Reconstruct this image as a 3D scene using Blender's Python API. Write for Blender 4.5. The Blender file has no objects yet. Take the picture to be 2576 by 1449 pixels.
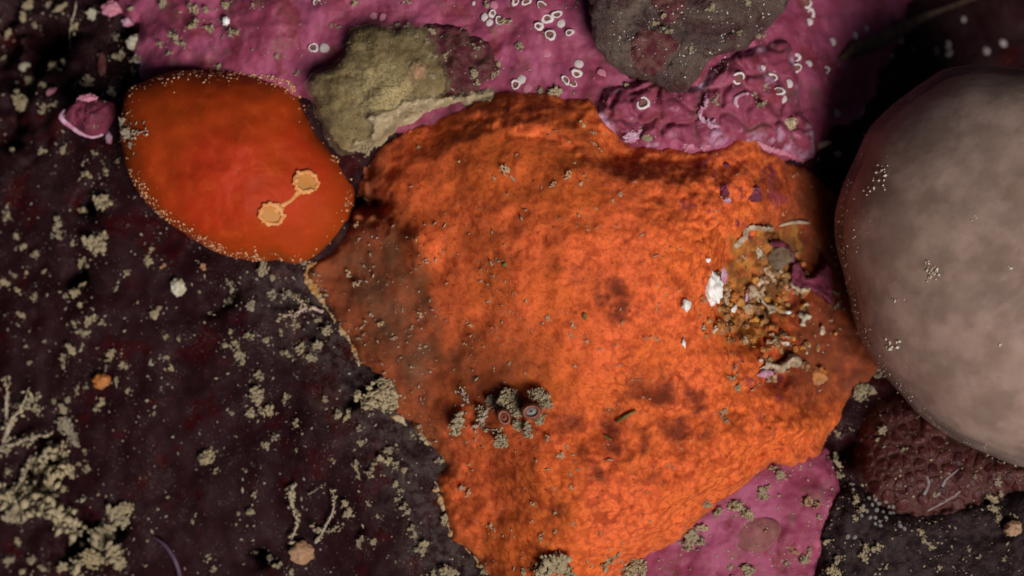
import bpy, bmesh, math, random
import numpy as np
from mathutils import Vector, Matrix, noise as mnoise

# ------------------------------------------------------------------ scene, camera, world, sun
# 1 Blender unit = 1 centimetre: a hand-sized patch of rock wall; +Z points out of the wall to the lens
S = bpy.context.scene
S.unit_settings.system = 'METRIC'
S.unit_settings.scale_length = 0.01
COL = S.collection
D = 36.0                     # lens to rock, cm
PXW, PXH = 2575.0, 1449.0    # measured frame
PS = 12.0 / PXW              # cm per measured pixel on the plane z = 0

cam_d = bpy.data.cameras.new('camera')
cam = bpy.data.objects.new('camera', cam_d)
COL.objects.link(cam)
cam.location = (0, 0, D)
cam_d.sensor_width = 36.0
cam_d.lens = 36.0 * D / 12.0
cam_d.clip_start = 0.1
cam_d.clip_end = 500
cam_d.dof.use_dof = True
cam_d.dof.focus_distance = D - 0.75
cam_d.dof.aperture_fstop = 0.21
S.camera = cam

SUN_AZ = math.radians(-52)
SUN_EL = math.radians(57)
W = bpy.data.worlds.new('World')
S.world = W
W.use_nodes = True
wn = W.node_tree
sky = wn.nodes.new('ShaderNodeTexSky')
sky.sky_type = 'NISHITA'
sky.sun_disc = False
sky.sun_elevation = SUN_EL
sky.sun_rotation = math.radians(90) - SUN_AZ
bg = wn.nodes['Background']
bg.inputs['Strength'].default_value = 0.010
wn.links.new(sky.outputs[0], bg.inputs['Color'])

sun_d = bpy.data.lights.new('sun', 'SUN')
sun_d.energy = 3.6
sun_d.angle = math.radians(25.0)
sun_d.color = (1.0, 0.95, 0.88)
sun = bpy.data.objects.new('sun', sun_d)
COL.objects.link(sun)
Ldir = Vector((math.cos(SUN_EL) * math.cos(SUN_AZ), math.cos(SUN_EL) * math.sin(SUN_AZ), math.sin(SUN_EL)))
sun.location = Ldir * 30
sun.rotation_euler = Ldir.to_track_quat('Z', 'Y').to_euler()

S.view_settings.view_transform = 'Standard'
S.view_settings.look = 'None'
S.view_settings.exposure = 0.0
S.view_settings.gamma = 1.0
S.cycles.use_denoising = True
S.cycles.max_bounces = 5
S.cycles.diffuse_bounces = 3
S.cycles.transparent_max_bounces = 8

# ------------------------------------------------------------------ helpers
rng = np.random.default_rng(11)
random.seed(11)

def tile(c, r, x, y):
    return (c * 858.4 + x * 0.3335, r * 483.2 + y * 0.3335)

def P(px, py, z=0.0):
    """a measured point brought to world x, y at depth z"""
    k = (D - z) / D
    return ((px - PXW / 2) * PS * k, (PXH / 2 - py) * PS * k)

_perm = rng.permutation(512)
_perm = np.concatenate([_perm, _perm, _perm])
_ga = rng.uniform(0, 2 * np.pi, 512)
_gx, _gy = np.cos(_ga), np.sin(_ga)

def perlin(x, y):
    xi = np.floor(x).astype(int); yi = np.floor(y).astype(int)
    xf = x - xi; yf = y - yi
    u = xf * xf * xf * (xf * (xf * 6 - 15) + 10); v = yf * yf * yf * (yf * (yf * 6 - 15) + 10)
    def g(ix, iy, fx, fy):
        h = _perm[(_perm[ix & 511] + iy) & 511]
        return _gx[h] * fx + _gy[h] * fy
    a = g(xi, yi, xf, yf); b = g(xi + 1, yi, xf - 1, yf)
    c = g(xi, yi + 1, xf, yf - 1); d = g(xi + 1, yi + 1, xf - 1, yf - 1)
    return (a + u * (b - a)) + v * ((c + u * (d - c)) - (a + u * (b - a)))

def fbm(x, y, f, octs=4, gain=0.5, off=0.0):
    x = np.asarray(x, float); y = np.asarray(y, float)
    s = np.zeros_like(x); a = 1.0
    for o in range(octs):
        s += a * perlin(x * f + off + 17.3 * o, y * f - off + 9.1 * o); a *= gain; f *= 2.03
    return s

def worley(x, y, f, off=0.0):
    """F1 and F2 of a jittered lattice"""
    x = np.asarray(x) * f + off; y = np.asarray(y) * f - off
    xi = np.floor(x).astype(int); yi = np.floor(y).astype(int)
    f1 = np.full(x.shape, 9.0); f2 = np.full(x.shape, 9.0)
    for i in (-1, 0, 1):
        for j in (-1, 0, 1):
            h = _perm[(_perm[(xi + i) & 511] + yi + j) & 511]
            h2 = _perm[(h + 77) & 511]
            d = np.hypot(xi + i + h / 511.0 - x, yi + j + h2 / 511.0 - y)
            f2 = np.minimum(np.maximum(f1, d), f2); f1 = np.minimum(f1, d)
    return f1, f2

def catmull(pts, n, closed=True):
    pts = np.array(pts, float); m = len(pts)
    out = []
    segs = m if closed else m - 1
    for i in range(segs):
        if closed:
            p0, p1, p2, p3 = pts[(i - 1) % m], pts[i], pts[(i + 1) % m], pts[(i + 2) % m]
        else:
            p0, p1, p2, p3 = pts[max(i - 1, 0)], pts[i], pts[i + 1], pts[min(i + 2, m - 1)]
        for t in np.linspace(0, 1, n, endpoint=False):
            out.append(0.5 * ((2 * p1) + (-p0 + p2) * t + (2 * p0 - 5 * p1 + 4 * p2 - p3) * t * t + (-p0 + 3 * p1 - 3 * p2 + p3) * t ** 3))
    if not closed:
        out.append(pts[-1])
    return np.array(out)

def sdf(X, Y, poly):
    """distance to the outline, positive inside"""
    sh = X.shape; x = X.ravel(); y = Y.ravel()
    d = np.full(x.shape, 1e9); ins = np.zeros(x.shape, bool)
    n = len(poly)
    for i in range(n):
        ax, ay = poly[i]; bx, by = poly[(i + 1) % n]
        ex, ey = bx - ax, by - ay
        L = ex * ex + ey * ey + 1e-12
        t = np.clip(((x - ax) * ex + (y - ay) * ey) / L, 0, 1)
        d = np.minimum(d, (x - ax - t * ex) ** 2 + (y - ay - t * ey) ** 2)
        if ay != by:
            cr = ((ay > y) != (by > y)) & (x < ex * (y - ay) / ey + ax)
            ins ^= cr
    d = np.sqrt(d)
    return np.where(ins, d, -d).reshape(sh)

def rbf(ctrl):
    c = np.array([[*P(a, b), z] for a, b, z in ctrl])
    n = len(c)
    def phi(r): return np.where(r > 1e-9, r * r * np.log(r + 1e-12), 0)
    A = np.zeros((n + 3, n + 3))
    A[:n, :n] = phi(np.hypot(c[:, None, 0] - c[None, :, 0], c[:, None, 1] - c[None, :, 1])) + np.eye(n) * 0.05
    A[:n, n] = 1; A[:n, n + 1:] = c[:, :2]; A[n:, :n] = A[:n, n:].T
    w = np.linalg.solve(A, np.concatenate([c[:, 2], np.zeros(3)]))
    def f(x, y):
        s = w[n] + w[n + 1] * x + w[n + 2] * y
        for i in range(n):
            s = s + w[i] * phi(np.hypot(x - c[i, 0], y - c[i, 1]))
        return s
    return f

def gauss(x, y, px, py, r, z=0):
    cx, cy = P(px, py, z)
    return np.exp(-((x - cx) ** 2 + (y - cy) ** 2) / (r * r))

def sstep(a, b, v):
    t = np.clip((v - a) / (b - a), 0, 1)
    return t * t * (3 - 2 * t)

def link(o, parent=None):
    COL.objects.link(o)
    if parent is not None:
        o.parent = parent
    return o

def mesh_obj(name, verts, faces, mat, parent=None, smooth=True, attrs=None):
    me = bpy.data.meshes.new(name)
    verts = np.asarray(verts, float)
    me.from_pydata(verts.tolist() if len(verts) < 1 else [tuple(v) for v in verts], [], faces if isinstance(faces, list) else faces.tolist())
    me.validate()
    if smooth:
        me.polygons.foreach_set('use_smooth', [True] * len(me.polygons))
    if attrs:
        for k, v in attrs.items():
            a = me.attributes.new(k, 'FLOAT', 'POINT'); a.data.foreach_set('value', np.asarray(v, float))
    me.materials.append(mat)
    o = bpy.data.objects.new(name, me)
    return link(o, parent)

def empty(name, loc=(0, 0, 0)):
    o = bpy.data.objects.new(name, None); o.empty_display_size = 0.1
    o.location = loc
    return link(o)

def tag(o, label=None, cat=None, group=None, kind=None):
    if label: o['label'] = label
    if cat: o['category'] = cat
    if group: o['group'] = group
    if kind: o['kind'] = kind
    return o

# ------------------------------------------------------------------ materials
class N:
    """small node builder"""
    def __init__(s, name):
        s.m = bpy.data.materials.new(name); s.m.use_nodes = True
        s.t = s.m.node_tree; s.b = s.t.nodes['Principled BSDF']; s.out = s.t.nodes['Material Output']
        s.co = s.t.nodes.new('ShaderNodeTexCoord').outputs['Object']
    def new(s, k, **kw):
        n = s.t.nodes.new(k)
        for a, v in kw.items(): setattr(n, a, v)
        return n
    def put(s, sock, v):
        if hasattr(v, 'is_linked') or hasattr(v, 'links'): s.t.links.new(v, sock)
        else: sock.default_value = v
    def noise(s, scale, detail=4, rough=0.55, co=None, dist=0.0):
        n = s.new('ShaderNodeTexNoise'); n.inputs['Scale'].default_value = scale; n.inputs['Detail'].default_value = detail
        n.inputs['Roughness'].default_value = rough; n.inputs['Distortion'].default_value = dist
        s.t.links.new(co or s.co, n.inputs['Vector']); return n.outputs['Fac']
    def voro(s, scale, feature='F1', co=None, rand=1.0):
        n = s.new('ShaderNodeTexVoronoi', feature=feature); n.inputs['Scale'].default_value = scale
        n.inputs['Randomness'].default_value = rand
        s.t.links.new(co or s.co, n.inputs['Vector']); return n.outputs['Distance']
    def ramp(s, v, a, b, lo=0.0, hi=1.0):
        n = s.new('ShaderNodeMapRange'); n.inputs[1].default_value = a; n.inputs[2].default_value = b
        n.inputs[3].default_value = lo; n.inputs[4].default_value = hi; n.clamp = True; n.interpolation_type = 'SMOOTHSTEP'
        s.put(n.inputs[0], v); return n.outputs[0]
    def mix(s, f, a, b, mode='MIX'):
        n = s.new('ShaderNodeMix', data_type='RGBA', blend_type=mode)
        s.put(n.inputs[0], f)
        for i, v in ((6, a), (7, b)):
            if isinstance(v, tuple): v = (*v[:3], 1.0)
            s.put(n.inputs[i], v)
        return n.outputs[2]
    def math(s, op, a, b=0.0, c=None):
        n = s.new('ShaderNodeMath', operation=op); s.put(n.inputs[0], a); s.put(n.inputs[1], b)
        return n.outputs[0]
    def attr(s, name):
        return s.new('ShaderNodeAttribute', attribute_name=name).outputs['Fac']
    def rand(s):
        return s.new('ShaderNodeObjectInfo').outputs['Random']
    def bump(s, h, strength=0.5, dist=0.02, prev=None):
        n = s.new('ShaderNodeBump'); n.inputs['Strength'].default_value = strength; n.inputs['Distance'].default_value = dist
        s.put(n.inputs['Height'], h)
        if prev is not None: s.t.links.new(prev, n.inputs['Normal'])
        return n.outputs['Normal']
    def done(s, col, rough=0.7, spec=0.2, normal=None, sss=0.0, rad=(0.1, 0.03, 0.02), sc=1.0):
        if isinstance(col, tuple): col = (*col[:3], 1.0)
        s.put(s.b.inputs['Base Color'], col); s.put(s.b.inputs['Roughness'], rough)
        s.put(s.b.inputs['Specular IOR Level'], spec)
        if normal is not None: s.t.links.new(normal, s.b.inputs['Normal'])
        if sss: 
            s.b.inputs['Subsurface Weight'].default_value = sss
            s.b.inputs['Subsurface Radius'].default_value = rad
            s.b.inputs['Subsurface Scale'].default_value = sc
        return s.m

def m_rock():
    n = N('dark_maroon_rock')
    c = n.mix(n.ramp(n.noise(1.3, 5), 0.4, 0.62), (0.0165, 0.0036, 0.0052), (0.0230, 0.0078, 0.0100))
    c = n.mix(n.ramp(n.noise(2.1, 4, co=None), 0.54, 0.66), c, (0.032, 0.0024, 0.0034))
    film_shade = n.ramp(n.noise(5.5, 8, 0.68), 0.48, 0.68)  # on the rock only a greyish film, spread by noise
    c = n.mix(n.math('MULTIPLY', film_shade, 0.30), c, (0.040, 0.025, 0.029))
    sp = n.math('MULTIPLY', n.ramp(n.voro(38), 0.26, 0.12), n.ramp(n.noise(2.6, 6, 0.65), 0.46, 0.66))
    c = n.mix(n.math('MULTIPLY', sp, 0.8), c, (0.20, 0.155, 0.125))
    sp = n.math('MULTIPLY', n.ramp(n.voro(13), 0.13, 0.05), n.ramp(n.noise(1.7, 5), 0.42, 0.6))
    c = n.mix(n.math('MULTIPLY', sp, 0.8), c, (0.26, 0.21, 0.16))
    du = n.math('MULTIPLY', n.attr('dust'), n.ramp(n.noise(9, 8, 0.72), 0.40, 0.62))
    c = n.mix(n.math('MULTIPLY', du, 0.60), c, (0.085, 0.066, 0.060))
    h = n.math('ADD', n.noise(14, 8, 0.65), n.math('MULTIPLY', n.noise(60, 4), 0.35))
    return n.done(c, n.ramp(n.noise(30, 3), 0.3, 0.7, 0.45, 0.8), 0.07, n.bump(h, 0.35, 0.035))

def m_pink(name, base=(0.33, 0.072, 0.150), deep=(0.24, 0.038, 0.080)):
    n = N(name)
    c = n.mix(n.ramp(n.noise(1.6, 5), 0.35, 0.65), base, deep)
    c = n.mix(n.ramp(n.noise(4.5, 5), 0.55, 0.75), c, (0.40, 0.095, 0.165))
    c = n.mix(n.math('MULTIPLY', n.ramp(n.noise(2.4, 7, 0.65), 0.53, 0.66), 0.8), c, (0.16, 0.020, 0.026))
    c = n.mix(n.math('MULTIPLY', n.ramp(n.noise(3.1, 8, 0.72), 0.54, 0.66), 0.65), c, (0.17, 0.095, 0.068))
    dots = n.math('MULTIPLY', n.ramp(n.voro(26), 0.16, 0.08), n.ramp(n.noise(2.2, 4), 0.5, 0.6))
    c = n.mix(n.math('MULTIPLY', dots, 0.6), c, (0.17, 0.02, 0.035))
    c = n.mix(n.attr('pale'), c, (0.55, 0.33, 0.50))
    c = n.mix(n.attr('crease'), c, (0.10, 0.045, 0.032))
    h = n.math('ADD', n.noise(7, 6, 0.6), n.math('MULTIPLY', n.noise(45, 4), 0.22))
    return n.done(c, 0.6, 0.22, n.bump(h, 0.30, 0.04), 0.10, (0.06, 0.02, 0.03))

def m_sponge():
    n = N('orange_sponge')
    c = n.mix(n.ramp(n.noise(1.1, 4), 0.35, 0.65), (0.78, 0.150, 0.046), (0.72, 0.150, 0.032))
    c = n.mix(n.math('MULTIPLY', n.ramp(n.noise(8.5, 7, 0.62, dist=0.4), 0.46, 0.66), 0.70), c, (0.40, 0.055, 0.012))
    c = n.mix(n.math('MULTIPLY', n.ramp(n.noise(24, 6, 0.7), 0.48, 0.66), 0.55), c, (0.36, 0.05, 0.012))
    wv = n.new('ShaderNodeVectorMath', operation='ADD'); nz = n.new('ShaderNodeTexNoise'); nz.inputs['Scale'].default_value = 5.0; nz.inputs['Detail'].default_value = 3
    n.t.links.new(n.co, nz.inputs['Vector'])
    sc_ = n.new('ShaderNodeVectorMath', operation='SCALE'); sc_.inputs['Scale'].default_value = 0.14; n.t.links.new(nz.outputs['Color'], sc_.inputs[0])
    n.t.links.new(n.co, wv.inputs[0]); n.t.links.new(sc_.outputs[0], wv.inputs[1])
    peb = n.voro(11.5, co=wv.outputs[0])
    amt = n.math('ADD', n.math('MULTIPLY', n.attr('pebble'), 0.42), n.ramp(n.noise(1.5, 4), 0.48, 0.62, 0.0, 0.30))
    c = n.mix(n.math('MULTIPLY', n.ramp(peb, 0.42, 0.72), amt), c, (0.30, 0.036, 0.010))
    pores = n.math('MULTIPLY', n.ramp(n.voro(7.5, co=wv.outputs[0]), 0.22, 0.06), n.ramp(n.noise(1.6, 4), 0.40, 0.56))
    c = n.mix(n.math('MULTIPLY', pores, 0.7), c, (0.19, 0.026, 0.010))
    bl = n.attr('blotch_shade')  # own dark blotches, plus shade painted into the right strip
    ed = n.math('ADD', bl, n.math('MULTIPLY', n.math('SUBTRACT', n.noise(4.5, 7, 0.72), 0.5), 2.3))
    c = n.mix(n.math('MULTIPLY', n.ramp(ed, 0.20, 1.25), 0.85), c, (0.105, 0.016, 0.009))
    fl = n.attr('film_shade')  # brown skin film, plus shade painted along the right strip
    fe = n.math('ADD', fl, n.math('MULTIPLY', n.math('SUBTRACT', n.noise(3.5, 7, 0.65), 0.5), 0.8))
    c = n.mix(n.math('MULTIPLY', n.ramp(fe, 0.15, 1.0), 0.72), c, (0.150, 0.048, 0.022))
    # thread-like silt film on the skin
    s1 = n.math('MULTIPLY', n.ramp(n.noise(22, 6, 0.7, dist=1.2), 0.64, 0.74), n.ramp(n.noise(1.9, 4), 0.42, 0.62))
    c = n.mix(n.math('MULTIPLY', s1, 0.55), c, (0.46, 0.22, 0.13))
    yn = n.math('ADD', n.attr('yellow'), n.math('MULTIPLY', n.math('SUBTRACT', n.noise(8, 7, 0.7), 0.5), 1.6))
    yc = n.mix(n.ramp(n.noise(6, 5), 0.4, 0.6), (0.36, 0.17, 0.035), (0.13, 0.065, 0.022))
    c = n.mix(n.math('MULTIPLY', n.ramp(yn, 0.3, 1.0), 0.85), c, yc)
    pn = n.math('ADD', n.attr('purple'), n.math('MULTIPLY', n.math('SUBTRACT', n.noise(11, 6, 0.7), 0.5), 1.4))
    c = n.mix(n.math('MULTIPLY', n.ramp(pn, 0.45, 0.95), 0.75), c, (0.19, 0.028, 0.052))
    h = n.math('ADD', n.math('MULTIPLY', peb, -1.0), n.math('MULTIPLY', n.noise(38, 5, 0.6), 0.5))
    return n.done(c, 0.75, 0.10, n.bump(h, 0.10, 0.018), 0.5, (0.14, 0.045, 0.02))

def m_squirt():
    n = N('red_tunic')
    c = n.mix(n.ramp(n.noise(0.75, 4), 0.38, 0.62), (0.45, 0.034, 0.008), (0.38, 0.044, 0.005))
    c = n.mix(n.math('MULTIPLY', n.ramp(n.noise(7, 6), 0.50, 0.70), 0.30), c, (0.60, 0.10, 0.016))
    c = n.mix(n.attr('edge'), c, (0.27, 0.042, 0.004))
    fine = n.noise(48, 5, 0.7)
    c = n.mix(n.math('MULTIPLY', n.ramp(n.noise(2.6, 6, 0.6), 0.50, 0.68), 0.5), c, (0.30, 0.030, 0.004))
    c = n.mix(n.math('MULTIPLY', n.ramp(fine, 0.48, 0.68), 0.45), c, (0.27, 0.024, 0.004))
    return n.done(c, 0.6, 0.12, n.bump(n.math('ADD', n.noise(5, 5), n.math('MULTIPLY', fine, 0.5)), 0.22, 0.04), 0.4, (0.30, 0.05, 0.02))

def m_simple(name, a, b, sc=8, rough=0.75, spec=0.2, bs=0.5, bd=0.03, fine=50, sss=0.0, rad=(0.05, 0.04, 0.03), rnd=0.0, detail=5):
    n = N(name)
    c = n.mix(n.ramp(n.noise(sc, detail, 0.6), 0.36, 0.64), a, b)
    if rnd:
        c = n.mix(n.math('MULTIPLY', n.rand(), rnd), c, tuple(x * 0.45 for x in a))
    h = n.math('ADD', n.noise(sc * 2, 6, 0.6), n.math('MULTIPLY', n.noise(fine, 4), 0.3))
    return n.done(c, rough, spec, n.bump(h, bs, bd), sss, rad)

def m_silt(name='silt', a=(0.50, 0.395, 0.25), b=(0.37, 0.28, 0.16), w=(0.61, 0.53, 0.40)):
    n = N(name)
    c = n.mix(n.ramp(n.noise(9, 5), 0.38, 0.62), a, b)
    c = n.mix(n.math('MULTIPLY', n.ramp(n.noise(33, 4), 0.58, 0.72), 0.7), c, w)
    c = n.mix(n.math('MULTIPLY', n.ramp(n.noise(21, 5), 0.60, 0.72), 0.6), c, (0.20, 0.15, 0.08))
    c = n.mix(n.math('MULTIPLY', n.rand(), 0.6), c, (0.27, 0.225, 0.165))
    h = n.math('ADD', n.noise(28, 6, 0.7), n.math('MULTIPLY', n.noise(90, 3), 0.4))
    return n.done(c, 0.9, 0.08, n.bump(h, 0.6, 0.03), 0.2, (0.05, 0.04, 0.03))

def m_tan():
    n = N('tan_heart')
    c = n.mix(n.ramp(n.noise(2.4, 6, 0.6), 0.36, 0.64), (0.30, 0.215, 0.095), (0.17, 0.115, 0.055))
    k = n.math('ADD', n.attr('core'), n.math('MULTIPLY', n.math('SUBTRACT', n.noise(3.5, 6, 0.65), 0.5), 1.0))
    c = n.mix(n.math('MULTIPLY', n.ramp(k, 0.2, 0.9), 0.85), c, (0.54, 0.43, 0.22))
    c = n.mix(n.math('MULTIPLY', n.ramp(n.voro(4.5), 0.16, 0.05), 0.6), c, (0.10, 0.065, 0.03))
    return n.done(c, 0.85, 0.06, n.bump(n.noise(14, 7, 0.65), 0.4, 0.04), 0.4, (0.12, 0.08, 0.04))

def m_rubble():
    n = N('mixed_rubble')
    v = n.new('ShaderNodeTexVoronoi'); v.inputs['Scale'].default_value = 7.5; n.t.links.new(n.co, v.inputs['Vector'])
    cr = n.new('ShaderNodeValToRGB'); e = cr.color_ramp; e.interpolation = 'CONSTANT'
    sep = n.new('ShaderNodeSeparateColor'); n.t.links.new(v.outputs['Color'], sep.inputs[0]); n.t.links.new(sep.outputs[0], cr.inputs[0])
    cols = [(0.0, (0.10, 0.045, 0.02)), (0.16, (0.46, 0.13, 0.02)), (0.34, (0.30, 0.17, 0.07)), (0.5, (0.22, 0.11, 0.055)), (0.62, (0.50, 0.22, 0.04)), (0.74, (0.42, 0.30, 0.20)), (0.86, (0.06, 0.03, 0.015)), (0.93, (0.58, 0.48, 0.42))]
    e.elements[0].position = 0; e.elements[0].color = (*cols[0][1], 1); e.elements[1].position = cols[1][0]; e.elements[1].color = (*cols[1][1], 1)
    for p, c in cols[2:]:
        q = e.elements.new(p); q.color = (*c, 1)
    c = n.mix(n.ramp(n.noise(16, 6, 0.65), 0.42, 0.66), cr.outputs[0], (0.28, 0.12, 0.035))
    return n.done(c, 0.55, 0.3, n.bump(n.noise(24, 6), 0.5, 0.03), 0.3, (0.08, 0.04, 0.02))

def m_shell():
    n = N('shell_crust')
    c = n.mix(n.ramp(n.noise(1.8, 6), 0.4, 0.62), (0.085, 0.047, 0.042), (0.155, 0.105, 0.082))
    c = n.mix(n.math('MULTIPLY', n.ramp(n.noise(3.2, 7, 0.65), 0.50, 0.62), 0.85), c, (0.055, 0.014, 0.016))
    sp = n.math('MULTIPLY', n.ramp(n.voro(30), 0.16, 0.07), n.ramp(n.noise(4, 4), 0.5, 0.62))
    c = n.mix(sp, c, (0.55, 0.50, 0.46))
    h = n.math('ADD', n.noise(10, 7, 0.65), n.math('MULTIPLY', n.noise(48, 5, 0.7), 0.5))
    return n.done(c, n.ramp(n.noise(40, 3), 0.4, 0.65, 0.22, 0.75), 0.5, n.bump(h, 0.9, 0.07))

def m_jelly_body():
    n = N('milky_body')
    c = n.mix(n.ramp(n.noise(0.9, 4), 0.38, 0.65), (0.36, 0.228, 0.164), (0.315, 0.196, 0.138))
    red = n.math('MULTIPLY', n.ramp(n.noise(5.5, 5, 0.55), 0.56, 0.70), 0.45)
    c = n.mix(red, c, (0.30, 0.105, 0.075))
    yel = n.math('MULTIPLY', n.ramp(n.noise(2.4, 5), 0.60, 0.72), 0.5)
    c = n.mix(yel, c, (0.40, 0.23, 0.10))
    c = n.mix(n.math('MULTIPLY', n.ramp(n.noise(9, 5, 0.6), 0.56, 0.72), 0.25), c, (0.24, 0.10, 0.075))
    c = n.mix(n.math('MULTIPLY', n.ramp(n.voro(9), 0.10, 0.04), 0.6), c, (0.50, 0.42, 0.33))
    dk = n.math('MULTIPLY', n.ramp(n.voro(2.6), 0.10, 0.02), 0.7)
    c = n.mix(dk, c, (0.10, 0.085, 0.055))
    return n.done(c, 0.6, 0.1, n.bump(n.noise(5, 5, 0.5), 0.06, 0.04), 0.9, (1.1, 0.8, 0.68))

def m_film(name, col, alpha, rough=0.5, sc=5.0, var=0.35, fade=None):
    """thin gelatinous skin: part of the light goes straight through"""
    n = N(name)
    c = n.mix(n.ramp(n.noise(sc, 5), 0.35, 0.65), col, tuple(x * 0.6 for x in col))
    n.done(c, rough, 0.15, n.bump(n.noise(sc * 3, 5), 0.2, 0.04))
    tr = n.new('ShaderNodeBsdfTransparent')
    mx = n.new('ShaderNodeMixShader')
    f = n.ramp(n.noise(sc * 0.8, 6, 0.6), 0.3, 0.7, max(0.02, alpha - var * alpha), min(1, alpha + var * alpha))
    if fade: f = n.math('MULTIPLY', f, n.attr(fade))
    n.t.links.new(f, mx.inputs[0]); n.t.links.new(tr.outputs[0], mx.inputs[1]); n.t.links.new(n.b.outputs[0], mx.inputs[2])
    n.t.links.new(mx.outputs[0], n.out.inputs['Surface'])
    return n.m

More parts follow.
